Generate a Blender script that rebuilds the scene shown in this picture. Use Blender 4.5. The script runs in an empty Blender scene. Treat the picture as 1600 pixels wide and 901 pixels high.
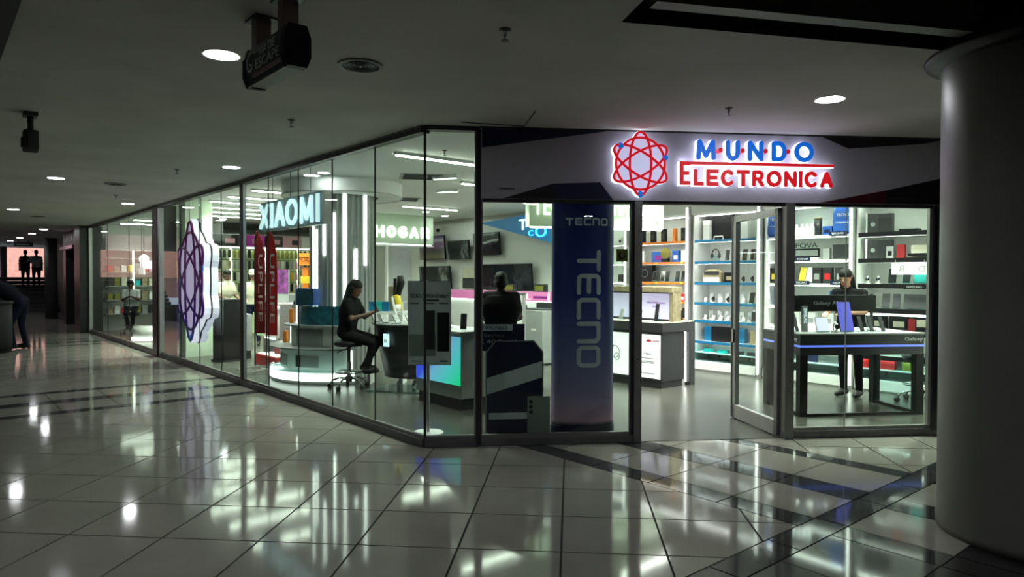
import bpy, bmesh, math, random
import numpy as np
from mathutils import Vector, Matrix

random.seed(7)
sc = bpy.context.scene
COL = sc.collection
PI = math.pi

# ------------------------------------------------------------------ camera
F, HC = 1088.0, 1.576
YAW, PITCH, ROLL = .08388, -.01654, .0023
def basis():
    cy, sy, cp, sp, cr, sr = math.cos(YAW), math.sin(YAW), math.cos(PITCH), math.sin(PITCH), math.cos(ROLL), math.sin(ROLL)
    r = Vector((cy, sy, 0)); f = Vector((-sy, cy, 0)); u = Vector((0, 0, 1))
    f2 = f*cp + u*sp; u2 = u*cp - f*sp
    return r*cr + u2*sr, f2, u2*cr - r*sr, r, f
CR, CF, CU, HR, HF = basis()
cam_d = bpy.data.cameras.new('camera'); cam = bpy.data.objects.new('camera', cam_d); COL.objects.link(cam)
cam_d.sensor_width = 36; cam_d.lens = 36*F/1600; cam_d.clip_end = 300; cam_d.clip_start = .05
m = Matrix((CR, CU, -CF)).transposed().to_4x4(); m.translation = (0, 0, HC); cam.matrix_world = m
sc.camera = cam

# ------------------------------------------------------------------ world, sun, exposure
wd = bpy.data.worlds.new('world'); sc.world = wd; wd.use_nodes = True
bg = wd.node_tree.nodes['Background']; bg.inputs[0].default_value = (.72, .82, 1, 1); bg.inputs[1].default_value = 1.0
sun_d = bpy.data.lights.new('sun', 'SUN'); sun_d.energy = 2.2; sun_d.angle = .01; sun_d.color = (1, .93, .85)
sun = bpy.data.objects.new('sun', sun_d); COL.objects.link(sun)
sun.rotation_euler = Vector((-.62, .55, -.9)).to_track_quat('-Z', 'Y').to_euler()
vs = sc.view_settings; vs.view_transform = 'Standard'; vs.look = 'None'; vs.exposure = 0.65; vs.gamma = 1.0; vs.use_curve_mapping = False
cy_ = sc.cycles
cy_.use_denoising = True; cy_.sample_clamp_indirect = 4.0; cy_.transparent_max_bounces = 20; cy_.max_bounces = 8
cy_.caustics_reflective = False; cy_.caustics_refractive = False

# ------------------------------------------------------------------ frames: s,v = along / behind the long glass front; a,b = along / behind the sign front
C0 = Vector((-1.3387, 6.3366, 0)); Q = math.sqrt(.5)
LW = Vector((-Q, Q, 0)); LN = Vector((Q, Q, 0)); RL = -PI/4
ANG = math.radians(78.85)
RW = Vector((math.sin(ANG), math.cos(ANG), 0)); RN = Vector((-math.cos(ANG), math.sin(ANG), 0)); RR = PI/2 - ANG
def SV(s, v, z=0): return C0 + LW*s + LN*v + Vector((0, 0, z))
def AB(a, b, z=0): return C0 + RW*a + RN*b + Vector((0, 0, z))
def AT(px, D, z=0): p = HF*D + HR*((px-800)/F*D); return Vector((p.x, p.y, z))
def to_sv(p): d = Vector((p[0]-C0.x, p[1]-C0.y, 0)); return d.dot(LW), d.dot(LN)

# ------------------------------------------------------------------ materials
def lin(h):
    if isinstance(h, str):
        c = [int(h[i:i+2], 16)/255 for i in (0, 2, 4)]
        return tuple(x/12.92 if x <= .04045 else ((x+.055)/1.055)**2.4 for x in c)
    return h
MATS = {}
def mat(name, col=(.5, .5, .5), rough=.5, metal=0., emit=0., ecol=None, var=.06, scale=8., bump=0., spec=.5, coat=0.):
    if name in MATS: return MATS[name]
    m = bpy.data.materials.new(name); m.use_nodes = True; nt = m.node_tree; b = nt.nodes['Principled BSDF']
    c = lin(col)
    b.inputs['Roughness'].default_value = rough; b.inputs['Metallic'].default_value = metal
    b.inputs['Specular IOR Level'].default_value = spec; b.inputs['Coat Weight'].default_value = coat
    tc = nt.nodes.new('ShaderNodeTexCoord'); nz = nt.nodes.new('ShaderNodeTexNoise'); nz.inputs['Scale'].default_value = scale; nz.inputs['Detail'].default_value = 3
    nt.links.new(tc.outputs['Object'], nz.inputs['Vector'])
    rp = nt.nodes.new('ShaderNodeValToRGB')
    rp.color_ramp.elements[0].position = .3; rp.color_ramp.elements[1].position = .7
    rp.color_ramp.elements[0].color = (*[x*(1-var) for x in c], 1); rp.color_ramp.elements[1].color = (*[min(1, x*(1+var)) for x in c], 1)
    nt.links.new(nz.outputs['Fac'], rp.inputs['Fac']); nt.links.new(rp.outputs['Color'], b.inputs['Base Color'])
    if bump:
        bp = nt.nodes.new('ShaderNodeBump'); bp.inputs['Strength'].default_value = bump; bp.inputs['Distance'].default_value = .02
        nt.links.new(nz.outputs['Fac'], bp.inputs['Height']); nt.links.new(bp.outputs['Normal'], b.inputs['Normal'])
    if emit:
        b.inputs['Emission Color'].default_value = (*lin(ecol or col), 1); b.inputs['Emission Strength'].default_value = emit
    MATS[name] = m
    return m
def glass(name, tint=(.875, .94, .89), rough=0.0, refl=1.0):
    m = bpy.data.materials.new(name); m.use_nodes = True; nt = m.node_tree; nt.nodes.clear()
    out = nt.nodes.new('ShaderNodeOutputMaterial'); mx = nt.nodes.new('ShaderNodeMixShader')
    t = nt.nodes.new('ShaderNodeBsdfTransparent'); t.inputs[0].default_value = (*tint, 1)
    g = nt.nodes.new('ShaderNodeBsdfGlossy'); g.inputs['Roughness'].default_value = rough; g.inputs[0].default_value = (refl, refl, refl, 1)
    lw = nt.nodes.new('ShaderNodeLayerWeight'); lw.inputs[0].default_value = .5
    pw = nt.nodes.new('ShaderNodeMath'); pw.operation = 'POWER'; pw.inputs[1].default_value = 4.5; nt.links.new(lw.outputs['Facing'], pw.inputs[0])
    fr = nt.nodes.new('ShaderNodeMath'); fr.operation = 'MULTIPLY_ADD'; fr.inputs[1].default_value = .32; fr.inputs[2].default_value = .035; nt.links.new(pw.outputs[0], fr.inputs[0])
    nt.links.new(fr.outputs[0], mx.inputs[0]); nt.links.new(t.outputs[0], mx.inputs[1]); nt.links.new(g.outputs[0], mx.inputs[2]); nt.links.new(mx.outputs[0], out.inputs[0])
    MATS[name] = m; return m
def ramp_mat(name, stops, axis='Z', lo=0., hi=1., emit=0., rough=.4, noise=0.):
    """colour (or lamp colour) that runs along one object axis"""
    m = bpy.data.materials.new(name); m.use_nodes = True; nt = m.node_tree; b = nt.nodes['Principled BSDF']; b.inputs['Roughness'].default_value = rough
    tc = nt.nodes.new('ShaderNodeTexCoord'); sp = nt.nodes.new('ShaderNodeSeparateXYZ'); mr = nt.nodes.new('ShaderNodeMapRange'); rp = nt.nodes.new('ShaderNodeValToRGB')
    nt.links.new(tc.outputs['Object'], sp.inputs[0]); mr.inputs['From Min'].default_value = lo; mr.inputs['From Max'].default_value = hi
    if axis == 'XZ':
        ad = nt.nodes.new('ShaderNodeMath'); ad.operation = 'SUBTRACT'; nt.links.new(sp.outputs['X'], ad.inputs[0]); nt.links.new(sp.outputs['Z'], ad.inputs[1]); nt.links.new(ad.outputs[0], mr.inputs['Value'])
    else: nt.links.new(sp.outputs[axis], mr.inputs['Value'])
    nt.links.new(mr.outputs[0], rp.inputs['Fac'])
    el = rp.color_ramp.elements
    while len(el) < len(stops): el.new(.5)
    for e, (p, c) in zip(el, stops): e.position = p; e.color = (*lin(c), 1)
    nt.links.new(rp.outputs['Color'], b.inputs['Base Color'])
    if emit: nt.links.new(rp.outputs['Color'], b.inputs['Emission Color']); b.inputs['Emission Strength'].default_value = emit
    MATS[name] = m; return m

mat('ceiling', (.62, .60, .56), .75, var=.10, scale=1.2, bump=.25)
mat('ceiling_white', (.86, .87, .84), .75, var=.03, scale=1.2)
mat('tile', (.33, .315, .28), .075, var=.07, scale=2.2, spec=.30)
mat('tile_dark', (.055, .06, .06), .07, var=.12, scale=2.5, spec=.38)
mat('tile_grey', (.12, .13, .125), .06, var=.1, scale=2.5, spec=.45)
mat('tile_black', (.02, .02, .022), .12, var=.1, spec=.55)
mat('grout', (.03, .03, .028), .8)
mat('shop_floor', (.066, .067, .057), .26, var=.3, scale=.9, spec=.16)
mat('wall', (.74, .76, .72), .6, var=.02)
mat('wall_dark', (.16, .15, .15), .7)
mat('mall_wall', (.20, .19, .185), .7, var=.1)
mat('column_paint', (.22, .22, .19), .42, var=.10, scale=1.5, bump=.05)
mat('black_frame', (.020, .019, .020), .4)
mat('alu', (.22, .215, .21), .42, metal=.55, var=.08, scale=5)
mat('alu_light', (.42, .42, .41), .38, metal=.6)
mat('sill', (.13, .125, .13), .5, metal=.3, var=.15, scale=6)
mat('fascia', (.44, .42, .50), .45, var=.03)
mat('navy', lin('0e1440'), .4, var=.05)
mat('vinyl_black', (.008, .007, .009), .4)
mat('vinyl_red', (.05, .004, .010), .4)
mat('white', (.78, .79, .77), .45, var=.02)
mat('white_gloss', (.75, .77, .75), .2, var=.02)
mat('grey', (.30, .31, .31), .45)
mat('grey_dark', (.034, .036, .038), .45, spec=.3)
mat('charcoal', (.025, .026, .028), .38)
mat('black', (.007, .007, .008), .45, spec=.25)
mat('black_gloss', (.010, .011, .013), .08)
mat('chrome', (.75, .76, .76), .14, metal=1.)
mat('steel', (.5, .5, .5), .3, metal=1.)
mat('red', (.60, .014, .016), .5)
mat('red_dark', (.24, .008, .012), .5)
mat('red_sign', (.62, .012, .018), .4, emit=.42, ecol=(.60, .008, .015), var=0)
mat('blue_sign', (.012, .17, .62), .4, emit=.45, ecol=(.005, .13, .62), var=0)
mat('orange', (.75, .22, .02), .5)
mat('blue', (.02, .10, .42), .4)
mat('blue_shelf', (.01, .16, .34), .3)
mat('teal', (.02, .42, .40), .4)
mat('yellow', (.72, .55, .03), .5)
mat('olive', (.20, .19, .025), .5)
mat('wood', (.33, .28, .16), .4, var=.25, scale=14)
mat('skin', (.33, .17, .11), .5, var=.05)
mat('skin_dark', (.12, .06, .04), .5, var=.05)
mat('hair', (.004, .0035, .003), .6, bump=.3, scale=60, spec=.2)
mat('cloth_black', (.0055, .0055, .0065), .9, var=.2, scale=30, spec=.12)
mat('cloth_navy', (.007, .008, .014), .9, spec=.12)
mat('cloth_white', (.42, .43, .44), .85)
mat('cloth_beige', (.44, .42, .32), .85)
mat('denim', (.010, .012, .028), .9, spec=.12)
mat('shoe', (.012, .012, .013), .5)
mat('shoe_white', (.5, .5, .48), .5)
mat('lamp', (1, 1, 1), .4, emit=30., ecol=(.93, 1.0, .88), var=0)
mat('downlight', (1, 1, 1), .4, emit=60., ecol=(.95, .97, 1.), var=0)
mat('strip', (1, 1, 1), .4, emit=4., ecol=(.93, 1., .93), var=0)
mat('shelf_led', (1, 1, 1), .4, emit=13., ecol=(.93, 1., .92), var=0)
mat('strip_soft', (1, 1, 1), .4, emit=2.2, ecol=(.90, 1., .95), var=0)
mat('glow_white', (1, 1, 1), .4, emit=1.2, ecol=(.9, .95, 1.), var=0)
mat('glow_green', (1, 1, 1), .4, emit=1.3, ecol=(.82, 1., .80), var=0)
mat('halo', (1, 1, 1), .4, emit=1.15, ecol=(.80, .86, 1.), var=0)
mat('glow_panel', (1, 1, 1), .4, emit=.38, ecol=(.90, 1., .98), var=0)
mat('glow_lilac', (1, 1, 1), .4, emit=.62, ecol=(.80, .74, 1.), var=0)
mat('glow_lilac_side', (1, 1, 1), .4, emit=.42, ecol=(.66, .68, 1.), var=0)
mat('glow_blue', (.2, .3, 1), .4, emit=.9, ecol=(.10, .14, .85), var=0)
mat('glow_cyan', (.2, .8, 1), .4, emit=1.6, ecol=(.02, .55, .9), var=0)
mat('glow_pink', (.7, .2, .45), .4, emit=.22, ecol=(.85, .22, .55), var=0)
mat('glow_xiaomi', (.8, .95, 1), .4, emit=.75, ecol=(.62, .85, .95), var=0)
mat('screen_lilac', (.7, .7, .9), .3, emit=.36, ecol=(.68, .65, .95), var=0)
mat('screen_blue', (.06, .06, .45), .2, emit=.28, ecol=(.06, .07, .55), var=0)
mat('magenta', (.36, .01, .28), .4)
mat('purple', (.28, .02, .26), .4)
mat('pink', (.65, .35, .42), .5)
mat('poster_purple', (.14, .03, .14), .4, var=.9, scale=9)
mat('cream', (.66, .63, .50), .5)
mat('brick', (.72, .36, .28), .8, var=.15, scale=6)
mat('stone_dark', (.05, .05, .055), .7)
mat('screen_tv', (.015, .018, .024), .07, var=.5, scale=2.5, bump=.5)
mat('exit_green', (.010, .045, .034), .35)
mat('exit_letters', (.75, .78, .75), .5)
mat('beige_dim', (.30, .22, .20), .5)
mat('kiosk_paint', (.035, .036, .04), .6, spec=.2)
mat('poster_teal', (.02, .13, .19), .3, var=.5, scale=14)
mat('cam_body', (.045, .043, .032), .5)
glass('glass_front'); glass('glass_clear', (.93, .97, .95))
glass('acrylic', (.80, .93, .93), .02)
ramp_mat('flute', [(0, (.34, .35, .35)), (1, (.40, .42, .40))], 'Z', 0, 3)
ramp_mat('banner', [(0, '0c1038'), (.06, '0c1038'), (.075, 'd8a6c8'), (.16, 'b49ccc'), (.36, '7880c4'), (.62, '2c40a4'), (1, '182880')], 'Z', 0, 2.3)
ramp_mat('glow_counter', [(0, (.04, .06, .85)), (.36, (.05, .09, .85)), (.52, (.20, .50, .80)), (.72, (.10, .62, .70)), (1, (.0, .78, .30))], 'XZ', -1.75, -.32, emit=.5)
ramp_mat('glow_honor', [(0, (.45, .72, .05)), (.5, (.35, .62, .68)), (1, (.40, .70, .75))], 'Z', .3, .95, emit=.42)
ramp_mat('atom_line', [(0, (.03, .05, .75)), (.25, (.14, .02, .42)), (1, (.42, .0, .26))], 'Z', .35, 2.5, rough=.4)

# ------------------------------------------------------------------ mesh helpers
class MB:
    def __init__(s): s.v = []; s.f = []; s.mi = []; s.k = 0; s.M = None
    def add(s, vs, fs, k=None):
        o = len(s.v)
        s.v += [tuple(s.M @ Vector(p)) if s.M is not None else tuple(p) for p in vs]
        s.f += [tuple(i+o for i in f) for f in fs]; s.mi += [s.k if k is None else k]*len(fs); return s
    def box(s, x0, x1, y0, y1, z0, z1, k=None):
        return s.add([(x0,y0,z0),(x1,y0,z0),(x1,y1,z0),(x0,y1,z0),(x0,y0,z1),(x1,y0,z1),(x1,y1,z1),(x0,y1,z1)],
                     [(0,3,2,1),(4,5,6,7),(0,1,5,4),(1,2,6,5),(2,3,7,6),(3,0,4,7)], k)
    def prism(s, poly, a, b, axis='z', k=None):
        n = len(poly)
        ar = sum(poly[i][0]*poly[(i+1) % n][1]-poly[(i+1) % n][0]*poly[i][1] for i in range(n))
        if ar < 0: poly = poly[::-1]
        if axis == 'z': vs = [(x, y, a) for x, y in poly]+[(x, y, b) for x, y in poly]
        else: vs = [(x, b, z) for x, z in poly]+[(x, a, z) for x, z in poly]      # extruded along y
        return s.add(vs, [tuple(range(n-1, -1, -1)), tuple(range(n, 2*n))]+[(i, (i+1) % n, n+(i+1) % n, n+i) for i in range(n)], k)
    def lathe(s, prof, n=24, c=(0, 0), k=None, a0=0., a1=2*PI, cap=True):
        full = abs(a1-a0-2*PI) < 1e-6; m = n if full else n+1
        vs = [(c[0]+r*math.cos(a0+(a1-a0)*i/n), c[1]+r*math.sin(a0+(a1-a0)*i/n), z) for r, z in prof for i in range(m)]
        fs = []
        for j in range(len(prof)-1):
            for i in range(n):
                i2 = (i+1) % m
                fs.append((j*m+i, j*m+i2, (j+1)*m+i2, (j+1)*m+i))
        if full and cap:
            fs.append(tuple(range(m-1, -1, -1))); fs.append(tuple((len(prof)-1)*m+i for i in range(m)))
        return s.add(vs, fs, k)
    def cyl(s, c, r, z0, z1, n=20, k=None): return s.lathe([(r, z0), (r, z1)], n, c, k)
    def tube(s, pts, r, n=8, k=None, closed=False):
        pts = [Vector(p) for p in pts]; N = len(pts); vs = []; fs = []; up = None
        for i, p in enumerate(pts):
            if closed: d = pts[(i+1) % N]-pts[i-1]
            else: d = pts[min(i+1, N-1)]-pts[max(i-1, 0)]
            d.normalize()
            if up is None: up = Vector((0, 0, 1)) if abs(d.z) < .9 else Vector((1, 0, 0))
            x = d.cross(up).normalized(); y = x.cross(d).normalized(); up = y
            rr = r[i] if isinstance(r, (list, tuple)) else r
            vs += [tuple(p+(x*math.cos(2*PI*j/n)+y*math.sin(2*PI*j/n))*rr) for j in range(n)]
        for i in range(N if closed else N-1):
            i2 = (i+1) % N
            for j in range(n): fs.append((i*n+j, i*n+(j+1) % n, i2*n+(j+1) % n, i2*n+j))
        if not closed: fs += [tuple(range(n-1, -1, -1)), tuple((N-1)*n+j for j in range(n))]
        return s.add(vs, fs, k)
    def ball(s, c, r, nu=12, nv=8, k=None):
        rx, ry, rz = r if isinstance(r, (list, tuple)) else (r, r, r)
        vs = [(c[0], c[1], c[2]-rz)]
        for j in range(1, nv):
            t = -PI/2+PI*j/nv
            vs += [(c[0]+rx*math.cos(t)*math.cos(2*PI*i/nu), c[1]+ry*math.cos(t)*math.sin(2*PI*i/nu), c[2]+rz*math.sin(t)) for i in range(nu)]
        vs.append((c[0], c[1], c[2]+rz)); fs = [(0, 1+(i+1) % nu, 1+i) for i in range(nu)]
        for j in range(nv-2):
            for i in range(nu): fs.append((1+j*nu+i, 1+j*nu+(i+1) % nu, 1+(j+1)*nu+(i+1) % nu, 1+(j+1)*nu+i))
        l = len(vs)-1; fs += [(l, l-nu+i, l-nu+(i+1) % nu) for i in range(nu)]
        return s.add(vs, fs, k)
    def mesh(s, name, mats, smooth=False):
        me = bpy.data.meshes.new(name); me.from_pydata(s.v, [], s.f)
        for mm in (mats if isinstance(mats, (list, tuple)) else [mats]): me.materials.append(MATS[mm])
        if any(s.mi): me.polygons.foreach_set('material_index', s.mi)
        if smooth: me.shade_smooth() if hasattr(me, 'shade_smooth') else None
        me.update(); return me
    def build(s, name, mats, parent=None, smooth=False, bevel=0., loc=None, rot=None):
        o = bpy.data.objects.new(name, s.mesh(name, mats, smooth)); COL.objects.link(o)
        if parent: o.parent = parent
        if loc is not None: o.location = loc
        if rot is not None: o.rotation_euler = rot if isinstance(rot, (tuple, list)) else (0, 0, rot)
        if bevel:
            b = o.modifiers.new('bevel', 'BEVEL'); b.width = bevel; b.segments = 2; b.limit_method = 'ANGLE'
        return o
def tag(o, label=None, cat=None, group=None, kind=None):
    if label: o['label'] = label
    if cat: o['category'] = cat
    if group: o['group'] = group
    if kind: o['kind'] = kind
    return o
def T(name, label, cat, loc=(0, 0, 0), rot=0., group=None):
    o = bpy.data.objects.new(name, None); COL.objects.link(o); o.location = loc; o.rotation_euler = (0, 0, rot); o.empty_display_size = .1
    return tag(o, label, cat, group)
def ST(name, label, loc=(0, 0, 0), rot=0.):
    o = bpy.data.objects.new(name, None); COL.objects.link(o); o.location = loc; o.rotation_euler = (0, 0, rot); o['kind'] = 'structure'; o['label'] = label
    return o
def B(name, mats, parent, *boxes, bevel=0., smooth=False):
    m = MB()
    for b in boxes: m.box(*b)
    return m.build(name, mats, parent, smooth, bevel)
def copy_tree(o, parent=None):
    c = o.copy(); COL.objects.link(c); c.parent = parent
    for ch in list(o.children): copy_tree(ch, c)
    return c
_txt = {}
def text_mesh(s, size, ext, bold, space):
    key = (s, size, ext, bold, space)
    if key in _txt: return _txt[key]
    cu = bpy.data.curves.new('t', 'FONT'); cu.body = s; cu.size = size; cu.extrude = ext; cu.offset = bold; cu.space_character = space
    cu.align_x = 'LEFT'; cu.resolution_u = 3
    ob = bpy.data.objects.new('t', cu); COL.objects.link(ob); bpy.context.view_layer.update()
    me = bpy.data.meshes.new_from_object(ob.evaluated_get(bpy.context.evaluated_depsgraph_get()))
    bpy.data.objects.remove(ob); bpy.data.curves.remove(cu)
    me.transform(Matrix.Rotation(PI/2, 4, 'X')); _txt[key] = me
    return me
def text(s, name, m, parent, x0, x1, y, zb, zt, ext=.002, bold=0., space=1., mirror=False, side=None, rot=None):
    """lettering standing in the xz plane, facing -y, fitted to the box x0..x1, zb..zt"""
    me = text_mesh(s, 1., .02, bold, space).copy(); me.materials.clear(); me.materials.append(MATS[m])
    n = len(me.vertices); co = np.empty(n*3, 'f'); me.vertices.foreach_get('co', co); co = co.reshape(n, 3)
    lo, hi = co.min(0), co.max(0)
    if rot: # quarter turn clockwise: reads downwards
        q = co.copy(); co[:, 0] = q[:, 2]; co[:, 2] = -q[:, 0]; lo, hi = co.min(0), co.max(0)
    u = (co-lo)/np.maximum(hi-lo, 1e-6)
    if mirror: u[:, 0] = 1-u[:, 0]
    co[:, 0] = x0+u[:, 0]*(x1-x0); co[:, 2] = zb+u[:, 2]*(zt-zb); co[:, 1] = y-ext+u[:, 1]*2*ext
    me.vertices.foreach_set('co', co.ravel())
    if side:
        me.materials.append(MATS[side]); me.update()
        for p in me.polygons:
            if abs(p.normal.y) < .7 or p.normal.y > .7: p.material_index = 1
    me.update(); o = bpy.data.objects.new(name, me); COL.objects.link(o); o.parent = parent
    return o

# ------------------------------------------------------------------ sign lettering drawn with strokes
def _arc(cx, cz, rx, rz, a0, a1, n=14): return [(cx+rx*math.cos(math.radians(a0+(a1-a0)*i/n)), cz+rz*math.sin(math.radians(a0+(a1-a0)*i/n))) for i in range(n+1)]
GLY = {
 'M': [[(0, 0), (.06, 1), (.5, .12), (.94, 1), (1, 0)]], 'U': [[(0, 1), (0, .42)]+_arc(.5, .42, .5, .42, 180, 360)+[(1, 1)]], 'N': [[(0, 0), (0, 1), (1, 0), (1, 1)]],
 'D': [[(0, 0), (0, 1), (.45, 1)]+_arc(.45, .5, .55, .5, 90, -90)+[(0, 0)]], 'O': [_arc(.5, .5, .5, .5, 90, 450, 28)], 'E': [[(1, 1), (0, 1), (0, 0), (1, 0)], [(0, .5), (.85, .5)]],
 'L': [[(0, 1), (0, 0), (1, 0)]], 'C': [_arc(.52, .5, .52, .5, 45, 315, 22)], 'T': [[(0, 1), (1, 1)], [(.5, 1), (.5, 0)]], 'R': [[(0, 0), (0, 1), (.55, 1)]+_arc(.55, .73, .4, .27, 90, -90)+[(0, .46)], [(.5, .46), (1, 0)]],
 'I': [[(.5, 0), (.5, 1)]], 'A': [[(0, 0), (.5, 1), (1, 0)], [(.19, .34), (.81, .34)]], 'X': [[(0, 0), (1, 1)], [(0, 1), (1, 0)]], 'H': [[(0, 0), (0, 1)], [(1, 0), (1, 1)], [(0, .5), (1, .5)]],
 'G': [_arc(.52, .5, .52, .5, 45, 350, 22)+[(.62, .46)]], 'e': [[(.95, 1), (.12, 1), (0, .88), (0, .12), (.12, 0), (.95, 0)], [(0, .5), (.9, .5)]], 'c': [[(1, 1), (.14, 1), (0, .86), (0, .14), (.14, 0), (1, 0)]],
 'n': [[(0, 0), (0, 1), (.82, 1), (1, .86), (1, 0)]], 'o': [[(.14, 0), (0, .14), (0, .86), (.14, 1), (.86, 1), (1, .86), (1, .14), (.86, 0), (.14, 0)]],
}
def glyph(ch, name, m, parent, x0, x1, y, zb, zt, th, ext=.006, rot=False, grow=0., sub=False):
    mb = MB(); h = th/2; ax0, ax1, az0, az1 = x0+h, x1-h, zb+h, zt-h; h += grow
    if ch == 'I': ax0 = ax1 = (x0+x1)/2
    def P(u, w):
        if rot: u, w = w, 1-u
        return (ax0+u*(ax1-ax0), az0+w*(az1-az0))
    for st in GLY[ch]:
        pts = [P(*p) for p in st]
        if sub:
            q = [pts[0]]
            for a_, b_ in zip(pts[:-1], pts[1:]):
                k_ = max(1, int(math.hypot(b_[0]-a_[0], b_[1]-a_[1])/.03)); q += [(a_[0]+(b_[0]-a_[0])*i/k_, a_[1]+(b_[1]-a_[1])*i/k_) for i in range(1, k_+1)]
            pts = q
        for i in range(len(pts)-1):
            (xa, za), (xb, zb_) = pts[i], pts[i+1]; dx, dz = xb-xa, zb_-za; l = math.hypot(dx, dz) or 1; dx, dz = dx/l, dz/l; nx, nz = -dz*h, dx*h
            e = h if (i == 0 or i == len(pts)-2) and False else 0
            mb.prism([(xa+nx, za+nz), (xa-nx, za-nz), (xb-nx, zb_-nz), (xb+nx, zb_+nz)], y-ext, y+ext, 'y')
        for i, (xa, za) in enumerate(pts):
            sq = len(pts) <= 6 and not sub
            if sq: mb.prism([(xa-h*.98, za-h*.98), (xa+h*.98, za-h*.98), (xa+h*.98, za+h*.98), (xa-h*.98, za+h*.98)] if ch not in 'MNAXR' else [(xa+h*math.cos(k*PI/4), za+h*math.sin(k*PI/4)) for k in range(8)], y-ext*.999, y+ext*.999, 'y')
            else: mb.prism([(xa+h*math.cos(k*PI/4), za+h*math.sin(k*PI/4)) for k in range(8)], y-ext*.999, y+ext*.999, 'y')
    return mb.build(name, m, parent)

# ================================================================== STRUCTURE
ZC, ZS, ZF = 2.96, 3.06, 2.30     # mall ceiling, shop ceiling, underside of the sign board
from mathutils.geometry import tessellate_polygon
def P2(p): return (p.x, p.y)
SHOP = [P2(SV(0, 0)), P2(SV(17.5, 0)), P2(SV(17.5, 7)), P2(SV(-3.6, 7)), P2(AB(5.75, 0))]
OUT = [P2(SV(-13, -7.5)), P2(SV(36.5, -7.5)), P2(SV(36.5, 8)), P2(SV(-13, 8))]
RECESS = [(.27, 3.84), (4.6, 5.21), (4.6, .6), (1.24, .6)]
def flat(name, polys, z, m, label):
    tri = tessellate_polygon([[Vector((*p, 0)) for p in poly] for poly in polys]); pts = [(*p, z) for poly in polys for p in poly]
    mb = MB(); mb.add(pts, [tuple(t) for t in tri]); o = mb.build(name, m); return tag(o, label, kind='structure')
flat('floor', [OUT], -.008, 'grout', 'mall floor of large glossy beige tiles with dark bands')
flat('floor_shop', [SHOP], .004, 'shop_floor', 'smooth grey polished floor inside the phone shop')
flat('ceiling', [OUT, SHOP, RECESS], ZC, 'ceiling', 'plain painted mall ceiling')
flat('ceiling_shop', [SHOP], ZS, 'ceiling_white', 'white ceiling of the phone shop')
FLOOR = bpy.data.objects['floor']; CEIL = bpy.data.objects['ceiling']
# small lip between the two ceilings
m_ = MB()
for i in range(5):
    a, b = SHOP[i], SHOP[(i+1) % 5]; m_.add([(*a, ZC), (*b, ZC), (*b, ZS), (*a, ZS)], [(0, 1, 2, 3)])
m_.build('ceiling_step', 'ceiling', CEIL)
# recess in the ceiling by the column: dark well with an inner frame
m_ = MB()
for i in range(4):
    a, b = RECESS[i], RECESS[(i+1) % 4]; m_.add([(*a, ZC), (*b, ZC), (*b, ZC+.7), (*a, ZC+.7)], [(0, 1, 2, 3)])
m_.add([(*p, ZC+.7) for p in RECESS], [(0, 1, 2, 3)])
m_.build('recess_well', 'charcoal', CEIL)
dR = Vector((RECESS[1][0]-RECESS[0][0], RECESS[1][1]-RECESS[0][1], 0)).normalized(); nR = Vector((dR.y, -dR.x, 0))
def recess_bar(o0, o1, z0, z1, m, name):
    a = Vector((*RECESS[0], 0)); q = [a+dR*.1+nR*o0, a+dR*4.5+nR*o0, a+dR*4.5+nR*o1, a+dR*.1+nR*o1]
    MB().prism([P2(p) for p in q], z0, z1).build(name, m, CEIL)
recess_bar(.14, .24, ZC+.03, ZC+.20, 'column_paint', 'recess_frame')
recess_bar(.24, .9, ZC+.22, ZC+.30, 'black', 'recess_louvre')
# dark duct overhead in the corner of the frame
tag(B('ceiling_duct', 'black', None, (-4, 3.2, -.5, 0, 2.80, 2.955)), 'dark boxed duct along the mall ceiling at the upper corner', kind='structure')
o_ = bpy.data.objects['ceiling_duct']; o_.location = SV(0, -3.19); o_.rotation_euler = (0, 0, RL)
# access hatch lines on the ceiling
hat = [(-.98, 6.18), (-.43, 6.40), (-.30, 5.84)]
MB().tube([(*p, ZC-.002) for p in hat], .006, 6).build('hatch_joint', 'grey_dark', CEIL)

# walls
def wall(name, p, q, z0, z1, m, label, th=.12):
    d = (q-p).to_2d(); L_ = d.length
    mb = MB(); mb.box(0, L_, 0, th, z0, z1); o = mb.build(name, m); o.location = (p.x, p.y, 0); o.rotation_euler = (0, 0, math.atan2(d.y, d.x))
    return tag(o, label, kind='structure')
wall('wall_back', SV(17.5, 7), SV(-3.6, 7), 0, ZS, 'wall', 'white back wall of the phone shop')
wall('wall_right', SV(-3.6, 7), AB(5.75, .05), 0, ZS, 'wall', 'white side wall of the phone shop')
wall('wall_end', SV(17.5, .3), SV(17.5, 7), 0, ZS, 'wall', 'end wall of the phone shop', -.12)
wall('wall_mall_left', SV(-13, -7.5), SV(36.5, -7.5), 0, ZC, 'mall_wall', 'far side wall of the mall passage', -.12)
wall('wall_mall_near', SV(-13, 8), SV(-13, -7.5), 0, ZC, 'mall_wall', 'mall wall behind the viewer', -.12)
wall('wall_mall_right', AB(6.3, .1), SV(-13, 8), 0, ZC, 'mall_wall', 'mall wall beyond the round column')
wall('wall_far', SV(36.5, 1.25), SV(36.5, 8), 0, ZC, 'wall_dark', 'dark wall at the end of the mall passage')
wall('wall_far_shops', SV(17.9, 1.2), SV(36.4, 1.2), 0, ZC, 'wall_dark', 'dark shop walls further along the passage')

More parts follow.
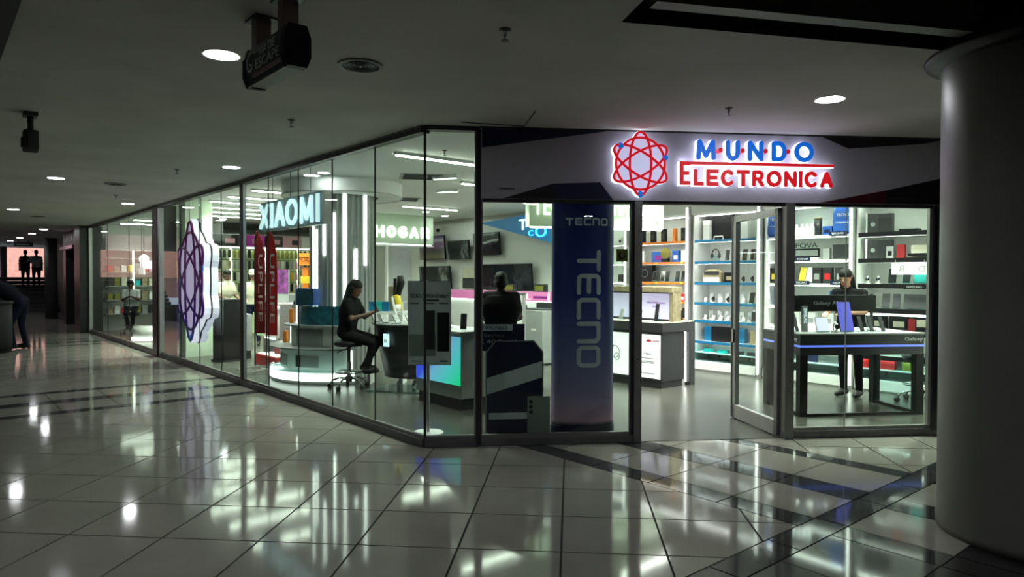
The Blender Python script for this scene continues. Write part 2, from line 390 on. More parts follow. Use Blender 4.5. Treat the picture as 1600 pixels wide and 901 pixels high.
# round column
m_ = MB(); m_.lathe([(.565, 0), (.57, .05), (.56, .08), (.56, 2.9), (.56, 3.5)], 64)
o_ = m_.build('column', 'column_paint', None, True); o_.location = (2.89, 4.50, 0); tag(o_, 'big round painted column on the tiled floor', kind='structure')
m_ = MB(); m_.lathe([(.563, 2.90), (.65, 2.935), (.66, 2.95), (.60, 3.06), (.563, 3.2)], 48, cap=False); m_.build('column_collar', 'vinyl_black', o_, True)

# ------------------------------------------------------------------ floor tiles
def clip(poly, n, d):
    out = []
    for i in range(len(poly)):
        a, b = poly[i], poly[(i+1) % len(poly)]
        da, db = n[0]*a[0]+n[1]*a[1]-d, n[0]*b[0]+n[1]*b[1]-d
        if da <= 0: out.append(a)
        if (da < 0 < db) or (db < 0 < da):
            t = da/(da-db); out.append((a[0]+(b[0]-a[0])*t, a[1]+(b[1]-a[1])*t))
    return out
def half_s(lo=None, hi=None):
    r = []; c = C0.x*LW.x+C0.y*LW.y
    if hi is not None: r.append(((LW.x, LW.y), c+hi-.0055))
    if lo is not None: r.append(((-LW.x, -LW.y), -(c+lo+.0055)))
    return r
def half_v(lo=None, hi=None):
    r = []; c = C0.x*LN.x+C0.y*LN.y
    if hi is not None: r.append(((LN.x, LN.y), c+hi-.0055))
    if lo is not None: r.append(((-LN.x, -LN.y), -(c+lo+.0055)))
    return r
TILES = []   # (poly, material)
TS, GAP = .6, .0065
def grid(px, py, planes, x0, x1, y0, y1):
    for i in range(math.floor((x0-px)/TS), math.ceil((x1-px)/TS)):
        for j in range(math.floor((y0-py)/TS), math.ceil((y1-py)/TS)):
            X, Y = px+i*TS, py+j*TS
            p = [(X+GAP, Y+GAP), (X+TS-GAP, Y+GAP), (X+TS-GAP, Y+TS-GAP), (X+GAP, Y+TS-GAP)]
            for n, d in planes:
                p = clip(p, n, d)
                if len(p) < 3: break
            if len(p) >= 3: TILES.append((p, 'tile'))
def rect(s0, s1, v0, v1, m):
    g = .0055; TILES.append(([P2(SV(s, v)) for s, v in ((s0+g, v0+g), (s0+g, v1-g), (s1-g, v1-g), (s1-g, v0+g))], m))
grid(-.048, .38, half_s(-3.24, 3.97)+half_v(None, .70), -9, 4, 1.2, 12)
grid(-.048, .38, half_s(5.85, 13.05)+half_v(-7, .1), -16, -4, 4, 17)
grid(-.048, .38, half_s(14.9, 33)+half_v(-7, .6), -30, -8, 10, 32)
grid(.36, .10, half_s(-3.24)+half_v(2.55), 1, 5, 5, 8)
grid(.36, .10, half_s(None, -3.45)+half_v(2.55), 2, 6, 4, 8)
def strip_s(s0, vlo, vhi):   # three dark lines across the passage with light tiles between
    for lo, hi, m in ((0, .2, 'tile_dark'), (.2, .8, 'tile'), (.8, 1.08, 'tile_dark'), (1.08, 1.68, 'tile'), (1.68, 1.88, 'tile_dark')):
        v = .1-1.2*3
        v = -.5-.605*12
        while v < vhi:
            if v > vlo: rect(s0+lo, s0+hi, v, min(v+.605, vhi), m)
            v += .605
strip_s(3.97, -4.6, .1); strip_s(13.05, -4.6, .1)
for lo, hi, m in ((.70, .92, 'tile_dark'), (.92, 1.48, 'tile'), (1.48, 1.77, 'tile_dark'), (1.77, 2.37, 'tile'), (2.37, 2.55, 'tile_dark')):
    s = -.22
    while s > -3.2:
        rect(max(s-.605, -3.24), s, lo, hi, m); s -= .605
    s = -3.45
    while s > -6.6:
        rect(s-.605, s, lo, hi, m if (s > -4 or lo > 1) else 'tile_black'); s -= .605
v = -3.3
while v < 4.0: rect(-3.45, -3.24, v, v+.605, 'tile_dark'); v += .605
for i in range(5):
    rect(-4.05, -3.45, .7-.605*(i+1), .7-.605*i, 'tile_grey')
    for k in range(4): rect(-4.05-.605*(k+1), -4.05-.605*k, .7-.605*(i+1), .7-.605*i, 'tile_black')
near, far = [], []
for p, m in TILES:
    cx, cy = sum(a for a, _ in p)/len(p), sum(b for _, b in p)/len(p)
    s, v = to_sv((cx, cy)); b = (Vector((cx, cy, 0))-C0).dot(RN)
    if v > .35 and b > .35: continue
    D = cx*HF.x+cy*HF.y; X = cx*HR.x+cy*HR.y
    if D < 1.6 or abs(X) > D*.76+1.3: continue
    (near if D < 10.4 and abs(X) < D*.735+.5 else far).append((D, p, m))
near.sort(key=lambda t: t[0])
far += near[298:]; near = near[:298]
for D, p, m in near: MB().prism(p, -.008, 0).build('tile', m, FLOOR)
mb = MB(); names = ['tile', 'tile_dark', 'tile_grey', 'tile_black']
for D, p, m in far: mb.prism(p, -.008, 0, k=names.index(m))
tag(mb.build('tile_field', names, FLOOR), kind='stuff')

# ------------------------------------------------------------------ long glass front (window_1) and its continuation (window_3)
def front_L(name, s0, s1, joints, label, heavy=()):
    w = ST(name, label, SV(s0, 0), RL)
    X = lambda s: -(s-s0)
    B('sill', 'sill', w, (X(s1), X(s0), -.035, .045, 0, .075), bevel=.006)
    B('sill_channel', 'alu', w, (X(s1), X(s0), -.015, .022, .075, .105))
    B('header', 'black_frame', w, (X(s1), X(s0), -.05, .05, 2.90, 3.0))
    B('header_trim', 'alu_light', w, (X(s1), X(s0), -.058, -.05, 2.945, 2.951))
    for a, b in zip(joints[:-1], joints[1:]):
        B('pane', 'glass_front', w, (X(b)+.003, X(a)-.003, -.005, .005, .105, 2.90))
    for j in joints[1:-1]:
        if j not in heavy: B('joint_seal', 'black_frame', w, (X(j)-.003, X(j)+.003, -.007, .007, .105, 2.90))
    for h in heavy:
        B('mullion', 'black_frame', w, (X(h)-.03, X(h)+.03, -.045, .03, .09, 2.91)); B('mullion_face', 'alu_light', w, (X(h)+.03, X(h)+.048, -.02, .02, .1, 2.90))
    return w
W1 = front_L('window_1', 0, 9.42, [0, .93, 1.905, 2.84, 3.815, 4.77, 5.75, 6.88, 8.0, 9.38], 'long glass shopfront along the passage with thin joints', heavy=(4.77,))
B('end_frame', 'alu_light', W1, (-9.42, -9.30, -.04, .04, 0, 2.96))
W3 = front_L('window_3', 9.78, 16.9, [9.78, 12.1, 14.5, 16.86], 'farther glass shopfront beyond the black pillar')
B('end_frame', 'alu_light', W3, (-7.12, -6.98, -.05, .03, 0, 2.9))
def pillar(s0, s1, v0, v1, m, label, name='pillar', z1=ZC):
    o = B(name, m, None, (0, s1-s0, v0, v1, 0, z1)); o.location = SV(s1, 0); o.rotation_euler = (0, 0, RL); return tag(o, label, kind='structure')
pillar(9.42, 9.78, -.06, .30, 'black_frame', 'black pillar between the two glass fronts')
B('pull_handle', 'chrome', bpy.data.objects['pillar'], (.15, .17, -.09, -.075, .35, .62))
pillar(16.9, 17.8, -.25, .3, 'black_frame', 'black pillar at the end of the farther glass front')

# ------------------------------------------------------------------ sign front (window_2)
W2 = ST('window_2', 'angled glass front below the lit shop sign', C0, RR)
for a0, a1 in ((0, 2.04), (3.47, 5.75)):
    B('sill', 'sill', W2, (a0, a1, -.035, .05, 0, .075), bevel=.006); B('sill_channel', 'alu', W2, (a0+.01, a1, -.018, .025, .075, .105))
B('header', 'black_frame', W2, (-.02, .50, -.05, .05, 2.92, 3.0))
B('transom', 'black_frame', W2, (.5, 5.75, -.03, .04, ZF-.03, ZF+.02))
B('post', 'alu', W2, (.455, .53, -.045, .04, .09, 2.93), bevel=.004); B('post_core', 'black_frame', W2, (.47, .515, -.052, -.044, .02, 2.93))
B('post', 'alu', W2, (1.97, 2.045, -.05, .05, 0, ZF), bevel=.004); B('post_core', 'black_frame', W2, (1.94, 1.97, -.03, .03, 0, ZF))
B('post', 'alu', W2, (3.475, 3.565, -.06, .05, 0, ZF), bevel=.004)
B('post', 'black_frame', W2, (5.03, 5.10, -.04, .05, .05, ZF), bevel=.004); B('post_face', 'alu_light', W2, (5.0, 5.03, -.02, .02, .1, ZF))
B('corner_seal', 'black_frame', W2, (-.012, .012, -.012, .012, .09, 2.93))
for a0, a1, zt in ((.012, .455, 2.92), (.53, 1.94, ZF-.03), (3.565, 4.125, ZF-.03), (4.13, 5.0, ZF-.03), (5.10, 5.75, ZF-.03)):
    B('pane', 'glass_front', W2, (a0, a1, -.005, .005, .105, zt))
B('pane_edge', 'alu_light', W2, (4.125, 4.13, -.006, .006, .105, ZF-.03))
# open glass door leaf standing inwards
DL = ST('door_1', 'open glass door leaf of the shop entrance', AB(3.47, .05), RR+PI/2+math.radians(2.2))
B('bottom_rail', 'alu_light', DL, (.0, .95, -.025, .025, .012, .16), bevel=.004)
B('top_rail', 'alu_light', DL, (.0, .95, -.025, .025, ZF-.11, ZF-.04), bevel=.004)
B('stile', 'alu', DL, (0, .06, -.025, .025, .012, ZF-.04)); B('stile', 'alu_light', DL, (.89, .95, -.025, .025, .012, ZF-.04))
B('stile_edge', 'black_frame', DL, (.95, .985, -.028, .028, .012, ZF-.04))
B('pane', 'glass_clear', DL, (.06, .89, -.004, .004, .16, ZF-.11))
B('lock', 'chrome', DL, (.90, .94, .025, .045, .85, 1.0)); B('pull_handle', 'chrome', DL, (.91, .935, .045, .06, .72, .86))

# sign board (fascia)
TR = ST('trim_1', 'grey sign board over the shop entrance with dark angular shapes', C0, RR)
B('board', 'fascia', TR, (.515, 5.11, -.06, .06, ZF, 2.945))
B('board_edge', 'alu_light', TR, (5.11, 5.125, -.05, .05, ZF, 2.94))
B('board_cap', 'black_frame', TR, (.5, 5.75, -.065, .05, 2.945, ZC+.02))
B('board_return', 'fascia', TR, (5.125, 5.75, -.03, .05, ZF, 2.945))
yF = -.062
def vinyl(name, m, poly, y=yF): MB().prism(poly, y-.002, y+.001, 'y').build(name, m, TR)
vinyl('vinyl_shape', 'navy', [(.52, 2.944), (1.70, 2.944), (.52, 2.765)])
vinyl('vinyl_shape', 'navy', [(.72, ZF+.002), (1.18, 2.445), (1.63, 2.465), (1.755, ZF+.002)])
vinyl('vinyl_shape', 'vinyl_black', [(.72, ZF+.004), (1.18, 2.425), (1.20, ZF+.004)], yF-.002)
vinyl('vinyl_shape', 'vinyl_red', [(3.80, ZF+.002), (4.5, ZF+.002), (4.5, 2.435)])
vinyl('vinyl_shape', 'vinyl_black', [(4.5, ZF+.002), (5.10, ZF+.002), (5.10, 2.565), (4.5, 2.435)])
vinyl('vinyl_shape', 'vinyl_black', [(3.83, 2.944), (5.10, 2.944), (4.9, 2.90), (4.1, 2.835)])
text('mundoelectronica.ca', 'small_lettering', 'grey_dark', TR, 4.53, 4.86, yF-.003, 2.345, 2.372)
m_ = MB(); m_.tube([(4.50+.02*math.cos(t), yF-.004, 2.36+.02*math.sin(t)) for t in [i*PI/8 for i in range(16)]], .003, 5, closed=True); m_.build('round_mark', 'grey_dark', TR)
text('mundoelectronica', 'small_lettering', 'grey_dark', TR, .68, .82, yF-.003, 2.385, 2.40)

# ================================================================== SHOP SIGN
SG = T('shop_sign', 'halo-lit blue and red lettering MUNDO ELECTRONICA over the entrance', 'sign', C0, RR)
XF = -.135      # front faces of the letters stand off the board
def letter(ch, x0, x1, zb, zt, m, th=.034):
    o = glyph(ch, 'letter', m, SG, x0, x1, XF, zb, zt, th, .006)
    glyph(ch, 'letter_side', 'halo', o, x0, x1, XF+.035, zb, zt, th, .026, grow=.003)
# MUNDO, letters with red dots between
for i_, (ch, x0, x1) in enumerate((('M', 2.505, 2.695), ('U', 2.785, 2.925), ('N', 2.995, 3.15), ('D', 3.225, 3.375), ('O', 3.445, 3.64))):
    letter(ch, x0+.03+i_*.008, x1+.03+i_*.008, 2.68, 2.875, 'blue_sign', .043)
for x in (2.773, 2.99, 3.218, 3.44):
    m_ = MB(); m_.M = Matrix.Translation((x, XF, 2.778)) @ Matrix.Rotation(PI/2, 4, 'X'); m_.lathe([(.022, -.06), (.022, .006)], 16); m_.build('dot', 'red_sign', SG)
L2 = [('E', 2.375, 2.475, 2.445, 2.665)]
x = 2.51
for ch, w in zip('LECTRONICA', (.105, .125, .14, .135, .125, .16, .135, .03, .145, .135)):
    L2.append((ch, x, x+w, 2.44, 2.595)); x += w+.024
sc_x = (3.90-2.51)/(x-.024-2.51)
for ch, x0, x1, zb, zt in L2:
    if x0 > 2.5: x0, x1 = 2.51+(x0-2.51)*sc_x, 2.51+(x1-2.51)*sc_x
    letter(ch, x0, x1, zb, zt, 'red_sign', .037)
B('overline', 'red_sign', SG, (2.39, 3.91, XF-.006, XF+.006, 2.637, 2.665)); B('overline_side', 'halo', SG, (2.386, 3.914, XF+.008, XF+.07, 2.634, 2.668))
def ellipse(a, b, rot, n=40):
    return [(a*math.cos(t)*math.cos(rot)-b*math.sin(t)*math.sin(rot), a*math.cos(t)*math.sin(rot)+b*math.sin(t)*math.cos(rot)) for t in [2*PI*i/n for i in range(n)]]
def outline(a, b, grow=1.0, n=72):
    """outer hull of the three crossing orbits"""
    out = []
    for i in range(n):
        t = 2*PI*i/n; r = 0
        for k in range(3):
            q = t-(PI/2+k*PI/3); r = max(r, .82, a*b/math.hypot(b*math.cos(q), a*math.sin(q)))
        out.append((r*grow*math.cos(t), r*grow*math.sin(t)))
    return out
def atom(parent, cx, cz, rx, rz, y0, depth, tube, m_line, m_dot, m_face, m_side, prefix=''):
    a, b = 1.0, .36
    hull = [(cx+x*rx, cz+z*rz) for x, z in outline(a, b, 1.05)]
    MB().prism(hull, y0+.004, y0+depth, 'y').build('lightbox', [m_side], parent)
    MB().prism([(cx+x*rx, cz+z*rz) for x, z in outline(a, b, 1.03)], y0, y0+.004, 'y').build('face', m_face, parent)
    for k in range(3):
        pts = [(cx+x*rx, y0-.004, cz+z*rz) for x, z in ellipse(a, b, PI/2+k*PI/3)]
        MB().tube(pts, tube, 6, closed=True).build('orbit', m_line, parent)
    MB().tube([(cx+.82*rx*math.cos(i*PI/24), y0-.003, cz+.82*rz*math.sin(i*PI/24)) for i in range(48)], tube, 6, closed=True).build('orbit', m_line, parent)
    for t in (-PI/2, math.radians(140), math.radians(14)):
        r = .97 if abs(t+PI/2) < .01 else .86
        m = MB(); m.ball((cx+r*rx*math.cos(t), y0-.006, cz+r*rz*math.sin(t)), (tube*2.4*rx/max(rx, rz), .012, tube*2.4), 12, 8); m.build('electron', m_dot, parent, True)
mat('logo_face', (.85, .86, .95), .4, emit=.42, ecol=(.62, .66, 1.), var=0)
AS = T('atom_sign', 'lit atom emblem with red orbits beside the MUNDO lettering', 'sign', C0, RR)
atom(AS, 1.995, 2.635, .285, .295, XF, .07, .0125, 'red_sign', 'blue_sign', 'logo_face', 'halo')

# ================================================================== CEILING FIXTURES
def downlight(p, label, r=.1, z=ZC, group='round downlights in the mall ceiling'):
    t = T('downlight', label, 'ceiling light', (p.x, p.y, z), 0, group)
    m = MB(); m.lathe([(r, -.003), (r+.012, -.006), (r+.016, -.001), (r+.016, .0)], 28, cap=False); m.build('trim_ring', 'white', t)
    m = MB(); m.lathe([(r, -.004), (r, -.001)], 28); m.build('diffuser', 'downlight', t)
for s, v, lb in ((-.91, -2.1, 'round downlight beside the hanging escape sign'), (3.64, -.54, 'round downlight above the middle of the long glass front'),
                 (6.29, -2.09, 'round downlight out in the passage ceiling, large one near the hanging camera side'), (9.5, -.54, 'round downlight above the black pillar in the glass front'),
                 (12.4, -2.09, 'round downlight farther out over the leaning man'), (-2.87, 1.85, 'round downlight in front of the shop sign beside the column'),
                 (19.4, -.8, 'far downlight at the end of the passage, nearest of the row'), (22.3, -.8, 'far downlight at the end of the passage, second of the row'),
                 (25.5, -.85, 'far downlight at the end of the passage, third of the row'), (28.5, -.9, 'far downlight at the end of the passage, last of the row')):
    downlight(SV(s, v), lb)
for s, v, lb in ((8.05, 5.26, 'round downlight in the shop ceiling before the HOGAR sign end'), (8.62, 6.19, 'round downlight in the shop ceiling above the left televisions'), (10.03, .8, 'round downlight in the shop ceiling above the big atom emblem'),
                 (13.2, 2.4, 'round downlight in the shop ceiling before the accessory wall'), (3.94, .85, 'round downlight in the shop ceiling before the fluted column ring')):
    downlight(SV(s, v), lb, .08, ZS, 'round downlights in the shop ceiling')
for s, v, lb in ((-6.6, -2.1, 'added unseen downlight in the mall ceiling behind the viewer'), (-8.2, -.5, 'downlight in the mall ceiling behind the viewer, added nearer the shops'), (-9.5, -2.1, 'downlight in the mall ceiling farther behind the viewer, unseen and added'), (-6.2, -4.6, 'downlight in the mall ceiling beside the viewer, added out of view'), (-2.0, -5.2, 'downlight in the mall ceiling across the passage, added out of view')):  # out-of-view downlights, added to lift the light on fascia, poster and banner
    downlight(SV(s, v), lb)
def grille(p, label):
    t = T('ceiling_speaker', label, 'speaker', (p.x, p.y, ZC))
    m = MB(); m.lathe([(.145, 0), (.145, -.010), (.125, -.014), (.118, -.006)], 32, cap=False); m.build('rim', 'column_paint', t)
    m = MB(); m.lathe([(.118, -.002), (.118, -.006)], 32); m.build('mesh_cover', 'grey_dark', t)
    for r in (.03, .06, .09):
        m = MB(); m.tube([(r*math.cos(i*PI/12), r*math.sin(i*PI/12), -.008) for i in range(24)], .003, 5, closed=True); m.build('ring', 'charcoal', t)
    m = MB(); m.ball((0, 0, -.008), .010, 8, 6); m.build('bolt', 'steel', t)
grille(SV(-1.29, -1.34), 'round ceiling speaker grille beyond the escape sign')
grille(SV(6.42, -1.32), 'round ceiling speaker grille halfway along the passage')
grille(SV(14.1, -1.49), 'round ceiling speaker grille far along the passage')
def sprinkler(p, label, z=ZC):
    t = T('sprinkler', label, 'sprinkler', (p.x, p.y, z), 0, 'fire sprinklers')
    m = MB(); m.lathe([(.034, 0), (.034, -.004), (.012, -.012)], 14); m.build('escutcheon', 'charcoal', t)
    m = MB(); m.lathe([(.010, -.010), (.010, -.03), (.016, -.036), (.006, -.05), (.006, -.062)], 10); m.build('body', 'steel', t)
    m = MB(); m.lathe([(.022, -.062), (.022, -.066)], 12); m.build('deflector', 'charcoal', t)
for s, v, lb in ((-2.41, -1.04, 'ceiling sprinkler nearest the middle top of the view'), (.55, -1.04, 'ceiling sprinkler right of the escape sign toward the shop corner'),
                 (4.27, -1.02, 'ceiling sprinkler above the long glass front'), (8.1, -1.0, 'ceiling sprinkler farther along the passage'), (-2.2, 1.51, 'ceiling sprinkler before the MUNDO lettering')):
    sprinkler(SV(s, v), lb)
sprinkler(SV(1.35, 1.15), 'sprinkler in the shop ceiling behind the corner pane', ZS); sprinkler(SV(3.1, 2.05), 'sprinkler in the shop ceiling beside the square vents', ZS)
# linear lights in the shop: run from the glass front inwards
def linear(s, v0, v1, lb):
    t = T('linear_light', lb, 'ceiling light', SV(s, v0, ZS), RL, 'linear lights in the shop ceiling')
    B('housing', 'white', t, (-.035, .035, 0, v1-v0, -.035, -.001)); B('tube', 'lamp', t, (-.022, .022, .02, v1-v0-.02, -.048, -.035))
    ld = bpy.data.lights.new('added_tube_light', 'AREA'); ld.shape = 'RECTANGLE'; ld.size = .06; ld.size_y = v1-v0-.05; ld.energy = (31. if s < 13.5 else 10.)*(v1-v0); ld.spread = math.radians(116); ld.color = (.95, 1., .89)  # area light added to carry the tube's light; narrow spread limits floor glare
    lo = bpy.data.objects.new('added_tube_light', ld); COL.objects.link(lo); lo.parent = t; lo.location = (0, (v1-v0)/2, -.052)
for s, v0, v1, lb in ((1.8, .75, 2.15, 'linear light nearest the corner of the shop'), (3.35, 2.85, 4.1, 'linear light behind the first one from the corner'),
        (4.8, 4.6, 5.8, 'linear light before the television wall'), (6.4, .7, 2.0, 'linear light left of the fluted column ring'), (7.6, .7, 2.4, 'linear light, second left of the fluted column'),
        (8.65, .7, 2.6, 'linear light, third left of the fluted column'), (9.85, .6, 2.6, 'linear light, fourth left of the fluted column'), (10.9, 1.1, 2.9, 'linear light, fifth left of the fluted column'),
        (12.0, 1.2, 3.0, 'linear light farthest left of the fluted column'), (.3, 3.2, 4.6, 'linear light above the grey counter by the door'), (-1.6, 4.6, 5.9, 'linear light above the black display table'),
        (1.6, 4.6, 5.8, 'linear light before the blue shelves'), (-.6, 4.9, 6.1, 'added linear light before the TECNO shelf bay'), (-2.6, 4.9, 6.1, 'added linear light at the right end of the shop'), (2.9, 4.4, 5.6, 'added linear light before the orange shelf bay'), (7.0, 4.0, 5.4, 'linear light above the kitchen appliances'), (10.5, 4.4, 5.8, 'linear light deep in the shop'),  # TECNO, right-end and orange bay lights are added to brighten the shelf wall
        (14.6, .6, 1.9, 'linear light in the farther glass front'), (16.2, .6, 1.9, 'linear light at the end of the farther glass front')):
    linear(s, v0, v1, lb)
def spot(px, y, d, lb):
    p = SV(*d); t = T('track_light', lb, 'ceiling light', (p.x, p.y, ZS), RL+.5, 'short lamps in the shop ceiling')
    B('housing', 'white', t, (-.2, .2, -.03, .03, -.05, -.001)); B('tube', 'strip', t, (-.18, .18, -.02, .02, -.06, -.05))
spot(0, 0, (4.3, 3.25), 'short slanted lamp in the shop ceiling'); spot(0, 0, (3.0, 2.3), 'short lamp in the shop ceiling by the corner post')
def vent(p, label):
    t = T('ceiling_vent', label, 'vent', (p.x, p.y, ZS), 0.3)
    B('frame', 'grey', t, (-.3, .3, -.3, .3, -.008, -.001)); B('opening', 'charcoal', t, (-.26, .26, -.26, .26, -.012, -.008))
    for i in range(5): B('slat', 'grey_dark', t, (-.25, .25, -.2+i*.1-.012, -.2+i*.1+.012, -.02, -.012))
vent(SV(3.35, 2.1), 'square black ceiling vent beside the column ring'); vent(SV(6.1, 3.5), 'smaller square ceiling vent before the HOGAR sign')

# escape sign on two posts
t = T('escape_sign', 'dark green hanging sign reading VIA DE ESCAPE on two posts', 'sign', SV(-1.58, -2.13, 0), RL)
B('post', 'beige_dim', t, (.05, .12, -.04, .04, 2.79, ZC-.012)); B('post', 'beige_dim', t, (.41, .48, -.04, .04, 2.79, ZC-.012))
for x in (.085, .445): B('ceiling_plate', 'charcoal', t, (x-.08, x+.08, -.06, .06, ZC-.012, ZC))
pr_ = [(-.065, 2.655), (-.045, 2.605), (.045, 2.605), (.065, 2.655), (.065, 2.745), (.045, 2.80), (-.045, 2.80), (-.065, 2.745)]
def prof_x(name, m, k, x0, x1):
    mb = MB(); n = len(pr_); q = [(a*k, 2.70+(b-2.70)*k) for a, b in pr_]
    mb.add([(x0, y, z) for y, z in q]+[(x1, y, z) for y, z in q], [tuple(range(n)), tuple(range(2*n-1, n-1, -1))]+[(i, n+i, n+(i+1) % n, (i+1) % n) for i in range(n)]); return mb.build(name, m, t)
prof_x('case', 'exit_green', 1., 0, .55); prof_x('end_cap', 'black', 1.05, -.015, .02); prof_x('end_cap', 'black', 1.05, .515, .565)
text('VIA DE', 'lettering', 'exit_letters', t, .22, .44, -.0665, 2.72, 2.765); text('ESCAPE', 'lettering', 'exit_letters', t, .18, .49, -.0665, 2.66, 2.71)
B('lower_band', 'beige_dim', t, (.12, .50, -.064, -.055, 2.628, 2.650))
ar = [(.10+.04*math.cos(a), 2.712+.046*math.sin(a)) for a in [math.radians(d) for d in range(60, 345, 15)]]
MB().tube([(x, -.066, z) for x, z in ar]+[(.10, -.066, 2.70)], .007, 6).build('round_arrow', 'exit_letters', t)
B('foot_rail', 'grey', t, (.02, .52, -.048, -.040, 2.599, 2.605))
# hanging camera
t = T('security_camera', 'dusty box camera hanging from the ceiling on a stem', 'camera', SV(1.75, -2.83, 0), RL)
B('mount_plate', 'cam_body', t, (-.07, .07, -.05, .05, ZC-.035, ZC), bevel=.004)
m_ = MB(); m_.tube([(0, 0, ZC-.03), (.005, 0, ZC-.09), (.01, 0, ZC-.155)], [.026, .022, .024], 12); m_.build('stem', 'cam_body', t, True)
m_ = MB(); m_.prism([(-.055, ZC-.15), (.06, ZC-.15), (.075, ZC-.17), (.075, ZC-.31), (.02, ZC-.335), (-.03, ZC-.335), (-.055, ZC-.28)], -.055, .055, 'y'); m_.build('housing', 'cam_body', t, bevel=.012)
m_ = MB(); m_.tube([(.05, -.03, ZC-.15), (.10, -.03, ZC-.18), (.105, -.03, ZC-.27), (.09, -.03, ZC-.30)], .006, 6); m_.build('cable', 'black', t)
B('lens_shroud', 'black', t, (.0, .06, -.07, -.055, ZC-.30, ZC-.22))

# ================================================================== PERSON BUILDER
def capsule(mb, p, q, r0, r1, n=10):
    p, q = Vector(p), Vector(q); d = q-p; L_ = max(d.length, 1e-4); d = d/L_
    rings = []; k = 4
    for i in range(1, k): a = -PI/2+PI/2*i/k; rings.append((r0*math.sin(a), r0*math.cos(a)))
    rings.append((0, r0)); rings.append((L_, r1))
    for i in range(1, k): a = PI/2*i/k; rings.append((L_+r1*math.sin(a), r1*math.cos(a)))
    x = d.orthogonal().normalized(); y = d.cross(x); vs = [tuple(p-d*r0)]
    for t_, r in rings: vs += [tuple(p+d*t_+(x*math.cos(2*PI*j/n)+y*math.sin(2*PI*j/n))*r) for j in range(n)]
    vs.append(tuple(q+d*r1)); fs = [(0, 1+(j+1) % n, 1+j) for j in range(n)]
    for i in range(len(rings)-1):
        for j in range(n): fs.append((1+i*n+j, 1+i*n+(j+1) % n, 1+(i+1)*n+(j+1) % n, 1+(i+1)*n+j))
    l = len(vs)-1; fs += [(l, l-n+j, l-n+(j+1) % n) for j in range(n)]
    mb.add(vs, fs)
def remeshed(name, mb, voxel, smooth=3):
    me = bpy.data.meshes.new(name); me.from_pydata(mb.v, [], mb.f)
    o = bpy.data.objects.new(name, me); COL.objects.link(o)
    r = o.modifiers.new('r', 'REMESH'); r.mode = 'VOXEL'; r.voxel_size = voxel
    s = o.modifiers.new('s', 'SMOOTH'); s.iterations = smooth; s.factor = .5
    bpy.context.view_layer.update()
    m2 = bpy.data.meshes.new_from_object(o.evaluated_get(bpy.context.evaluated_depsgraph_get()))
    bpy.data.objects.remove(o); m2.name = name; m2.shade_smooth(); return m2
